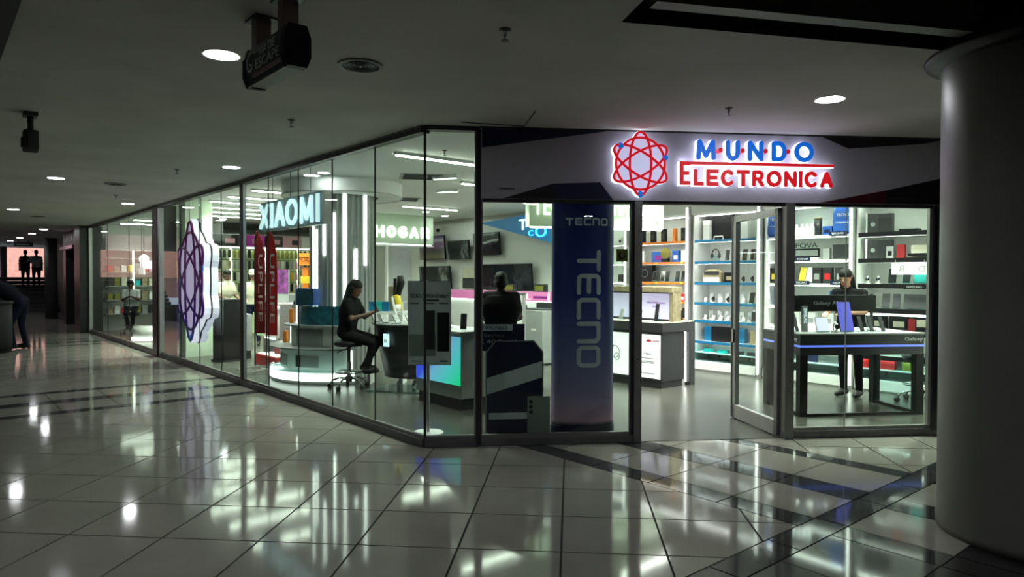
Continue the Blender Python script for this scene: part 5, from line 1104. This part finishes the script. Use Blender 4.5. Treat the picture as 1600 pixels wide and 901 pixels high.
# blue wedge board and the lit header over the middle of the shop
WV = lambda px, y, v=6.6: None
mat('blue_board', (.0, .20, .52), .35)
t = T('blue_board', 'blue slanted ceiling board with a glowing cyan ring letter', 'sign', SV(7.55, 6.45), RL)
MB().prism([(0, 2.83), (2.45, 2.98), (2.45, 2.28)], 0, .06, 'y').build('board', 'blue_board', t)
text('T', 'letter', 'glow_white', t, 1.42, 1.66, -.02, 2.60, 2.83, ext=.012); text('O', 'letter', 'glow_cyan', t, 1.95, 2.30, -.02, 2.42, 2.66, ext=.012); text('C', 'letter', 'glow_cyan', t, 1.72, 1.88, -.02, 2.46, 2.58, ext=.012)
p0, p1 = AT(827, 11.0), AT(1036, 11.7); d_ = p1-p0; t = T('lit_header', 'grey hanging header with glowing TECNO Community lettering', 'sign', (p0.x, p0.y, 0), math.atan2(d_.y, d_.x)); L_ = d_.length
B('panel', 'hogar_panel', t, (0, L_, 0, .2, 2.38, ZS-.002)); B('under_light', 'strip', t, (.02, L_-.02, .02, .05, 2.355, 2.38))
text('TECNO', 'lettering', 'glow_green', t, .06, .95, -.02, 2.56, 2.86, ext=.015); text('Community', 'lettering', 'glow_green', t, 1.02, L_-.03, -.02, 2.50, 2.84, ext=.015)

# ================================================================== XIAOMI HANGING SIGN, BIG ATOM LIGHTBOX
t = T('hanging_sign', 'pale blue hanging lightbox reading XIAOMI behind the long glass front', 'sign', SV(4.93, .30), RL)
mat('panel_blue', (.20, .29, .33), .35); 
B('panel', 'panel_blue', t, (0, 2.12, .01, .10, 2.24, 2.66)); B('end_cap', 'alu_light', t, (2.12, 2.15, .0, .11, 2.24, 2.66))
xs = (.02, .42, .62, 1.02, 1.46, 1.96, 2.08)
for ch, x0, x1 in (('X', .03, .36), ('I', .45, .52), ('A', .60, .94), ('O', 1.0, 1.38), ('M', 1.48, 1.86), ('I', 1.97, 2.05)): glyph(ch, 'letter', 'glow_xiaomi', t, x0, x1, -.01, 2.27, 2.63, .055, .015)
for x in (.35, 1.0, 1.65): MB().tube([(x, .055, 2.66), (x, .055, ZS)], .006, 6).build('cable', 'charcoal', t)
t = T('atom_lightbox', 'tall lilac glowing atom emblem hanging behind the long glass front', 'sign', SV(7.82, .12), RL)
mat('lilac_face', (.75, .65, .85), .4, emit=.40, ecol=(.72, .55, .92), var=0)
atom(t, 0, 1.49, .86, 1.06, 0, .11, .028, 'atom_line', 'blue_sign', 'lilac_face', 'glow_lilac')
MB().prism([(x*.86, 1.49+z*1.06) for x, z in outline(1, .36, 1.06)], .112, .135, 'y').build('divider', 'black', t); MB().prism([(x*.86, 1.49+z*1.06) for x, z in outline(1, .36, 1.05)], .135, .25, 'y').build('rear_lightbox', 'glow_lilac_side', t)
for x in (-.35, .35): MB().tube([(x, .08, 2.35), (x, .08, ZS-.002)], .008, 6).build('cable', 'charcoal', t)

# ================================================================== FRONT ZONE: HONOR, RED FLAGS, PODIUM
t = T('honor_counter', 'white counter with a lit print end and HONOR lettering above', 'counter', SV(8.2, 1.45), RL)
B('body', 'white', t, (0, .95, 0, .6, .42, .96), bevel=.01); B('lit_end', 'glow_honor', t, (.01, .32, -.012, 0, .44, .94)); B('base', 'grey', t, (.1, .85, .08, .5, .03, .42)); B('glow_line', 'strip', t, (.4, .92, -.01, 0, .40, .42)); B('top', 'white_gloss', t, (-.03, .98, -.03, .63, .96, .985)); B('feet', 'charcoal', t, (.12, .83, .1, .48, 0, .03))
t = T('honor_sign', 'white glowing HONOR lettering on the white counter', 'sign', SV(8.2, 1.45, .985), RL)
for i, ch in enumerate('HONOR'): glyph(ch, 'letter', 'glow_white', t, -.22+i*.155, -.22+i*.155+.13, .04, .10, .23, .034, .01)
B('rail', 'charcoal', t, (-.23, .55, .03, .06, 0, .09))
t = T('black_podium', 'plain black upright podium before the white counter', 'podium', SV(8.0, .55), RL+.25); B('body', 'black', t, (0, .36, 0, .34, .04, 1.14), bevel=.008); B('foot', 'charcoal', t, (-.02, .38, -.02, .36, 0.004, .04)); B('cap', 'charcoal', t, (-.005, .365, -.005, .345, 1.14, 1.155))
t = T('white_panel_box', 'white low light box behind the atom emblem', 'light box', SV(8.85, .98), RL); B('case', 'grey', t, (0, .85, 0.01, .3, .15, .85)); B('face', 'glow_panel', t, (.03, .82, 0, .01, .20, .82)); B('foot', 'grey_dark', t, (.02, .83, .03, .28, 0, .15))
t = T('white_pier', 'pale square pier just inside the long glass front', 'pier', SV(9.4, .34), RL); B('shaft', 'hogar_panel', t, (0, .45, 0, .5, 0, ZS-.002)); B('skirting', 'white', t, (-.005, .455, -.006, 0, .0, .1)); 
def flag(s, v, m, label, word, lean):
    t = T('feather_flag', label, 'flag', AT(s, v), -.15, 'red feather flags')
    prof = [(0, .60), (.19, .60), (.195, 1.6), (.18, 1.95), (.14, 2.18), (.07, 2.32), (0, 2.36)]
    MB().prism(prof, -.003, .003, 'y').build('banner_cloth', m, t); MB().tube([(-.01, 0, .03), (-.01, 0, 1.6), (-.005, 0, 2.2), (.06, 0, 2.36)], .012, 8).build('pole', 'black', t)
    text(word, 'lettering', 'white', t, .06, .14, -.005, .80, 1.95, rot=True, ext=.0015)
    for a in (.4, 2.4, 4.4): MB().tube([(-.01, 0, .04), (-.01+.35*math.cos(a), .35*math.sin(a), .016)], .012, 6).build('foot', 'alu_light', t)
flag(399, 11.95, 'red_dark', 'dark red feather flag left of the bright red one', 'UPLIFE', 0); flag(417, 11.55, 'red', 'bright red feather flag with vertical white lettering', 'UPLIFE', 0)
t = T('red_platform', 'low red and white display platform behind the feather flags', 'platform', SV(7.0, .98), RL); B('base', 'red', t, (0, .95, 0, .48, .02, .20)); B('deck', 'white', t, (.02, .93, .02, .46, .20, .215)); B('step', 'red_dark', t, (.30, .92, .22, .46, .215, .42)); text('ni', 'lettering', 'white', t, .58, .74, .215, .24, .40); B('feet', 'black', t, (.05, .9, .05, .43, 0.004, .02))
t = T('grey_cabinet', 'plain grey cabinet right of the bright red flag', 'cabinet', AT(437, 12.7), -.3); B('body', 'grey', t, (0, .30, 0, .4, .05, 1.06)); B('door', 'grey', t, (.01, .29, -.015, 0, .07, 1.04)); B('plinth', 'charcoal', t, (.02, .28, .02, .38, 0, .05)); B('top', 'white', t, (-.02, .32, -.02, .42, 1.06, 1.09))
t = T('orange_sign_stand', 'orange stand with a square orange sign among the accessories', 'stand', AT(479, 12.75), -.3); B('post', 'orange', t, (-.07, .07, -.04, .04, .05, 1.75)); B('sign', 'orange', t, (-.14, .14, -.07, -.04, 1.78, 2.0)); text('TCSC', 'lettering', 'black', t, -.11, .11, -.075, 1.85, 1.93); B('foot', 'black', t, (-.25, .25, -.2, .2, 0.004, .05)); B('cross_arm', 'yellow', t, (-.10, .12, -.045, .0, 1.45, 1.58))
# purple and dark red displays by the accessory wall
t = T('poster_cabinet', 'cabinet with a purple printed side behind the bright red flag', 'cabinet', AT(438, 14.8), -.35); B('body', 'grey', t, (-.22, .22, 0, .4, 0, 1.20)); B('print', 'poster_purple', t, (-.21, .21, -.01, 0, 1.22, 1.72)); B('stem', 'grey', t, (-.21, .21, 0, .05, 1.20, 1.72))

# ================================================================== ACCESSORY WALL (plane s=14) with hanging packs
mat('lit_green', (.58, .66, .38), .6)
t = T('accessory_wall', 'yellow-green lit pegboard wall hung with phone case packs', 'shelf', SV(14, 1.9), RL+PI/2)
B('board', 'lit_green', t, (0, 4.6, 0, .08, 0, 2.36)); B('top_light', 'strip', t, (0, 4.6, -.16, -.12, 2.34, 2.37))
for i in range(1, 5): B('light_strip', 'strip', t, (i*.95-.02, i*.95+.02, -.02, 0, .9, 2.34))
for z in (1.18, 1.50, 1.82, 2.12): B('peg_rail', 'charcoal', t, (0, 4.6, -.03, 0, z+.20, z+.215))
t2 = T('header_prints', 'row of dark and pink printed header panels above the accessory wall', 'sign', SV(14, 1.9), RL+PI/2)
for i, (m, w) in enumerate((('black', .35), ('black_gloss', .75), ('magenta', .7), ('charcoal', .5), ('pink', .55), ('white', .85), ('white', .8))):
    x = sum((.35, .75, .7, .5, .55, .85, .8)[:i]); pn = B('header_panel', m, t2, (x+.01, x+w-.01, -.25, -.2, 2.40, 2.70)); B('device_print', 'grey_dark' if m in ('white', 'pink') else 'pink', pn, (x+w*.5, x+w*.85, -.254, -.25, 2.47, 2.60))
B('support', 'white', t2, (0, 4.5, -.2, .08, 2.38, 2.72))
pk = ['grey_dark', 'charcoal', 'white', 'cream', 'grey', 'olive', 'pink', 'black', 'yellow', 'wood']
protos = {}
for zi, z in enumerate((1.18, 1.50, 1.82, 2.12)):
    for i in range(33):
        m = pk[R.randrange(len(pk))] if zi < 3 else R.choice(['charcoal', 'olive', 'black', 'olive'])
        x = .10+i*.134
        if m not in protos:
            mb = MB(); mb.box(-.04, .04, -.03, -.01, -.19, 0); mb.prism([(-.04, 0), (.04, 0), (.03, .035), (-.03, .035)], -.02, -.015, 'y'); protos[m] = mb.mesh('case_pack', m)
        o = bpy.data.objects.new('case_pack', protos[m]); COL.objects.link(o); o.location = SV(14, 1.9+x, z+.15)-LW*.025*0; o.location = SV(14-.035, 1.9+x, z+.15); o.rotation_euler = (0, 0, RL+PI/2)
        tag(o, 'phone case pack hanging on the '+('lowest', 'second', 'third', 'top')[zi]+' rail of the accessory wall', 'phone case', 'hanging phone case packs')

# ================================================================== FARTHER GLASS FRONT: displays and person
wall('wall_inner', SV(17.4, 2.6), SV(14.2, 2.6), 0, ZS, 'wall', 'inner wall behind the farther glass front')
t = T('wall_shelves', 'pink and white product shelves deep in the farther glass front', 'shelf', SV(16.98, .40), RL+PI/2)
mat('pale_pink', (.72, .55, .58), .5); B('back', 'cream', t, (0, 2.1, .40, .45, 0, 2.7)); B('header', 'pale_pink', t, (0, 2.1, 0, .05, 2.3, 2.75))
for z in (.5, .9, 1.3, 1.7, 2.1): B('shelf', 'grey', t, (0, 2.1, .05, .4, z-.03, z))
for x in (.7, 1.4): B('light_strip', 'strip', t, (x-.02, x+.02, .03, .05, .3, 2.3))
for zi, z in enumerate((.5, .9, 1.3, 1.7)):
    for i in range(11): phone_box(17.17, .52+i*.18, z, .13, R.uniform(.14, .28), .1, R.choice(pk+['red', 'teal', 'olive']), 'packed product on the '+('lowest', 'second', 'third', 'top')[zi]+' shelf deep in the farther glass front', 'products in the farther glass front', rot=PI/2, name='product_box')
t = T('lilac_sign', 'small lilac screen hanging in the farther glass front', 'sign', SV(16.6, 1.2), RL+PI/2); B('screen', 'screen_lilac', t, (0, .6, 0, .03, 1.78, 2.02)); MB().tube([(.3, .015, 2.02), (.3, .015, ZS)], .008, 6).build('cable', 'charcoal', t)
t = T('round_lamp', 'white glowing globe lamp in the farther glass front', 'lamp', SV(16.2, 1.2), RL); m_ = MB(); m_.ball((0, 0, 2.05), .13, 16, 12); m_.build('globe', 'glow_white', t, True); MB().tube([(0, 0, 2.17), (0, 0, ZS)], .008, 6).build('cable', 'charcoal', t)
t = T('white_sign', 'white glowing name board in the farther glass front', 'sign', SV(15.9, 1.0), RL); B('board', 'glow_panel', t, (0, .55, 0, .04, 1.62, 1.80)); MB().tube([(.27, .02, 1.8), (.27, .02, ZS)], .008, 6).build('cable', 'charcoal', t)
t = T('blue_display', 'navy display cabinet outlined with a cyan light line', 'cabinet', SV(13.9, 1.0), RL); B('body', 'navy', t, (0, 1.0, 0, .5, 0, 1.42)); B('light_line', 'glow_cyan', t, (.24, .28, -.01, 0, .40, 1.15), (.24, 1.0, -.01, 0, 1.13, 1.16)); B('niche', 'black', t, (.30, .98, -.006, 0, .4, 1.1)); B('shelf', 'navy', t, (.30, 1.0, -.12, 0, .78, .80))
t = T('bright_can', 'pale glowing canister in the navy display cabinet', 'canister', SV(13.3, .93, .80), RL); m_ = MB(); m_.lathe([(.09, 0), (.10, .25), (.06, .32)], 16); m_.build('can', 'cream', t, True); m_ = MB(); m_.cyl((0, 0), .05, .32, .35); m_.build('lid', 'black', t)
t = T('white_plinth', 'white rounded plinth with a lit foot in the farther glass front', 'plinth', SV(13.2, .62), RL); m_ = MB(); m_.cyl((0, 0), .33, .10, .36, 32); m_.build('drum', 'white', t, True); m_ = MB(); m_.cyl((0, 0), .36, .03, .10, 32); m_.build('lit_foot', 'strip_soft', t, True); m_ = MB(); m_.cyl((0, 0), .30, 0.004, .03, 32); m_.build('foot', 'grey', t)

# ================================================================== PEOPLE
WS = AT(545, 9.80)
stool('swivel stool under the seated woman with a phone', WS, .4, .68)
sit = dict(hip=(0, .03, .80), chest=(0, -.02, 1.12), neck=(0, -.06, 1.29), head=(0, -.10, 1.40), shl=(-.165, -.04, 1.22), shr=(.165, -.04, 1.22), hpl=(-.09, 0, .76), hpr=(.09, 0, .76),
           knl=(-.10, -.40, .66), knr=(.08, -.42, .68), anl=(-.06, -.30, .30), anr=(.05, -.22, .33), tol=(-.06, -.44, .275), tor=(.05, -.36, .295),
           ell=(-.20, -.13, .99), elr=(.20, -.15, 1.00), wrl=(-.08, -.33, 1.06), wrr=(.06, -.34, 1.08), hal=(-.02, -.42, 1.10), har=(.0, -.43, 1.13))
person('seated woman in black with long dark hair holding a phone', WS, PI/2-.12, sit, ('skin_dark', 'cloth_black', 'cloth_black'), 'long', .0105, 0., .35)
t = T('held_phone', 'phone in the hands of the seated woman', 'phone', WS + Matrix.Rotation(PI/2-.12, 3, 'Z') @ Vector((-.01, -.43, 1.13)), PI/2-.12); m_ = MB(); m_.M = Matrix.Rotation(-.6, 4, 'X'); m_.box(-.036, .036, -.004, .004, -.04, .10); m_.build('body', 'black', t); m_ = MB(); m_.M = Matrix.Rotation(-.6, 4, 'X'); m_.box(-.033, .033, .004, .005, -.037, .097); m_.build('screen', 'black_gloss', t)
MS = AT(783, 8.15)
person('man in a black shirt standing with his back to the glass', MS, PI+.15, stand(.05, 'front', neck=(0, -.05, 1.44), head=(0, -.07, 1.555)), ('skin_dark', 'cloth_black', 'cloth_black'), 'short', .0105, 0., .15, shoes='shoe_white', fat=1.12, scale=.97)
GS = AT(1331, 9.2)
person('woman in black leaning over the black display table', GS, -.75, stand(.10, 'front', head=(-.02, -.15, 1.585), wrl=(-.16, -.42, 1.12), wrr=(.10, -.44, 1.14), ell=(-.24, -.16, 1.14), elr=(.24, -.18, 1.15)), ('skin', 'cloth_black', 'cloth_black'), 'long', .0105, 0., .35, scale=.99)
stool('chrome swivel stool behind the right end of the black table', AT(1440, 8.75), .2, .62)
KL = Vector((-11.86, 14.02, 0))
person('man in black bending over the grey kiosk', KL, -1.25, dict(hip=(0, .06, .90), chest=(0, -.22, 1.14), neck=(0, -.42, 1.26), head=(0, -.53, 1.33), shl=(-.17, -.32, 1.22), shr=(.17, -.32, 1.22), hpl=(-.09, .05, .86), hpr=(.09, .05, .86), knl=(-.10, .03, .47), knr=(.10, -.08, .47), anl=(-.11, .10, .10), anr=(.10, -.02, .10), tol=(-.12, -.06, .045), tor=(.10, -.18, .045),
       ell=(-.20, -.45, 1.05), elr=(.20, -.45, 1.05), wrl=(-.12, -.62, 1.08), wrr=(.10, -.63, 1.08)), ('skin_dark', 'cloth_navy', 'denim'), 'short', .014, 0., .5, scale=1.13, fat=1.15)
t = T('kiosk', 'grey rounded kiosk bin with a pale edge strip at the picture edge', 'kiosk', SV(12.35, -2.55), RL)
m_ = MB(); m_.cyl((0, 0), .42, .05, 1.0, 36); m_.build('drum', 'kiosk_paint', t, True); m_ = MB(); m_.cyl((0, 0), .44, 1.0, 1.05, 36); m_.build('top', 'kiosk_paint', t, True); m_ = MB(); m_.cyl((0, 0), .40, 0, .05, 30); m_.build('foot', 'black', t)
m_ = MB(); m_.M = Matrix.Rotation(-.75, 4, 'Z'); m_.box(.415, .428, -.05, .05, .06, .99); m_.build('edge_strip', 'alu_light', t)
NS = SV(15.6, .75); stool('chrome stool under the seated person in the farther glass front', NS, 0, .60)
person('person in a white shirt sitting on a stool in the farther glass front', NS, .5, {k: (v[0], v[1], v[2]-.06) for k, v in sit.items()}, ('skin_dark', 'cloth_white', 'cloth_navy'), 'short', .016, 0., .3)
person('customer in a beige shirt bending at the HONOR counter', AT(348, 15.6), 1.2, stand(.12, 'front'), ('skin_dark', 'cloth_beige', 'denim'), 'short', .018, 0., .3)
person('customer with a cap and beige shirt beside the dark red flag', AT(396, 15.9), .3, stand(.05, 'front'), ('skin', 'cloth_beige', 'denim'), None, .018, 0., .2, cap='cloth_beige')

# ================================================================== FAR END OF THE PASSAGE
t = ST('stairs', 'dark steps rising to the daylight at the end of the passage', SV(31.0, -3.2), RL+PI/2)
# local x along v, y towards larger... steps climb along +s (local -y after the turn)
for i in range(9):
    B('step', 'stone_dark', t, (-2.5, 6.0, .32*i, 3.4, .17*i, .17*(i+1)-.02)); B('nosing', 'grey', t, (-2.5, 6.0, .32*i-.012, .32*i+.012, .17*(i+1)-.03, .17*(i+1)-.015))
wall('wall_street', SV(50, -14), SV(50, 12), 0, 14, 'brick', 'sunlit pink brick building outside the far exit')
flat('ground_outside', [[P2(SV(36.5, -14)), P2(SV(50, -14)), P2(SV(50, 12)), P2(SV(36.5, 12))]], 1.45, 'stone_dark', 'dark ground outside the far exit')
for s, v, r, lb in ((25.05, .05, .2, 'dark round pillar far along the passage'), (35.6, -.62, .14, 'thin dark pillar beside the far exit')):
    m_ = MB(); m_.cyl((0, 0), r, 0, ZC, 24); o_ = m_.build('pillar', 'stone_dark', None, True); o_.location = SV(s, v); tag(o_, lb, kind='structure')
o_ = B('pillar', 'black_frame', None, (0, .5, -.1, 1.0, 0, ZC)); o_.location = SV(21.75, .1); o_.rotation_euler = (0, 0, RL); tag(o_, 'black wall pier of the far shop', kind='structure')
t = T('far_shop_sign', 'black sign board with white letters HOME BK, CA over a dark doorway', 'sign', SV(21.2, -.03), RL); B('board', 'black', t, (0, 3.0, 0, .1, 2.52, 2.94)); text('HOME BK, CA', 'lettering', 'white', t, .15, 2.3, -.01, 2.64, 2.84); B('awning_edge', 'pink', t, (.0, 2.5, -.14, .0, 2.40, 2.50))
t = T('far_shutter', 'dark grey roller shutter below the far sign board', 'shutter', SV(21.1, .25), RL)
for i in range(16): B('slat', 'charcoal', t, (0, 2.4, 0, .03, .02+i*.14, .15+i*.14))
person('person in dark clothes on the far steps, arm stretched out', AT(40, 31.5, 1.02), PI+.7, stand(0, 'down', ell=(-.40, -.05, 1.25), wrl=(-.62, -.05, 1.15)), ('skin_dark', 'cloth_black', 'cloth_black'), 'short', .025)
person('person in grey sleeves on the far steps beside the pillar', AT(57, 31.4, 1.02), PI+.7, stand(0, 'down', elr=(.36, -.1, 1.15), wrr=(.60, -.1, 1.12)), ('skin_dark', 'grey', 'cloth_black'), 'short', .025)
t = T('far_sign', 'dark hanging direction sign at the far exit', 'sign', AT(22, 27), RL+PI/2); B('case', 'exit_green', t, (0, .62, 0, .1, 2.72, 2.88)); B('print', 'exit_letters', t, (.08, .5, -.01, 0, 2.78, 2.82)); B('post', 'black', t, (.12, .16, .03, .07, 2.88, ZC), (.46, .50, .03, .07, 2.88, ZC))

# ================================================================== single out look-alikes by their order in the row
ORD = ['first', 'second', 'third', 'fourth', 'fifth', 'sixth', 'seventh', 'eighth', 'ninth', 'tenth', 'eleventh', 'twelfth', 'thirteenth', 'fourteenth', 'fifteenth', 'sixteenth', 'seventeenth', 'eighteenth', 'nineteenth',
       'twentieth']+['twenty-'+w for w in ('first', 'second', 'third', 'fourth', 'fifth', 'sixth', 'seventh', 'eighth', 'ninth')]+['thirtieth']+['thirty-'+w for w in ('first', 'second', 'third', 'fourth', 'fifth')]
by = {}
for o in sc.objects:
    if o.parent is None and 'label' in o and 'category' in o: by.setdefault(o['label'], []).append(o)
def col_of(o): p = Vector(o.location); return (p.x*HR.x+p.y*HR.y)/(p.x*HF.x+p.y*HF.y)
for lb, os_ in by.items():
    if 1 < len(os_) <= len(ORD):
        for i, o in enumerate(sorted(os_, key=col_of)): o['label'] = lb+', '+ORD[i]+' from left'
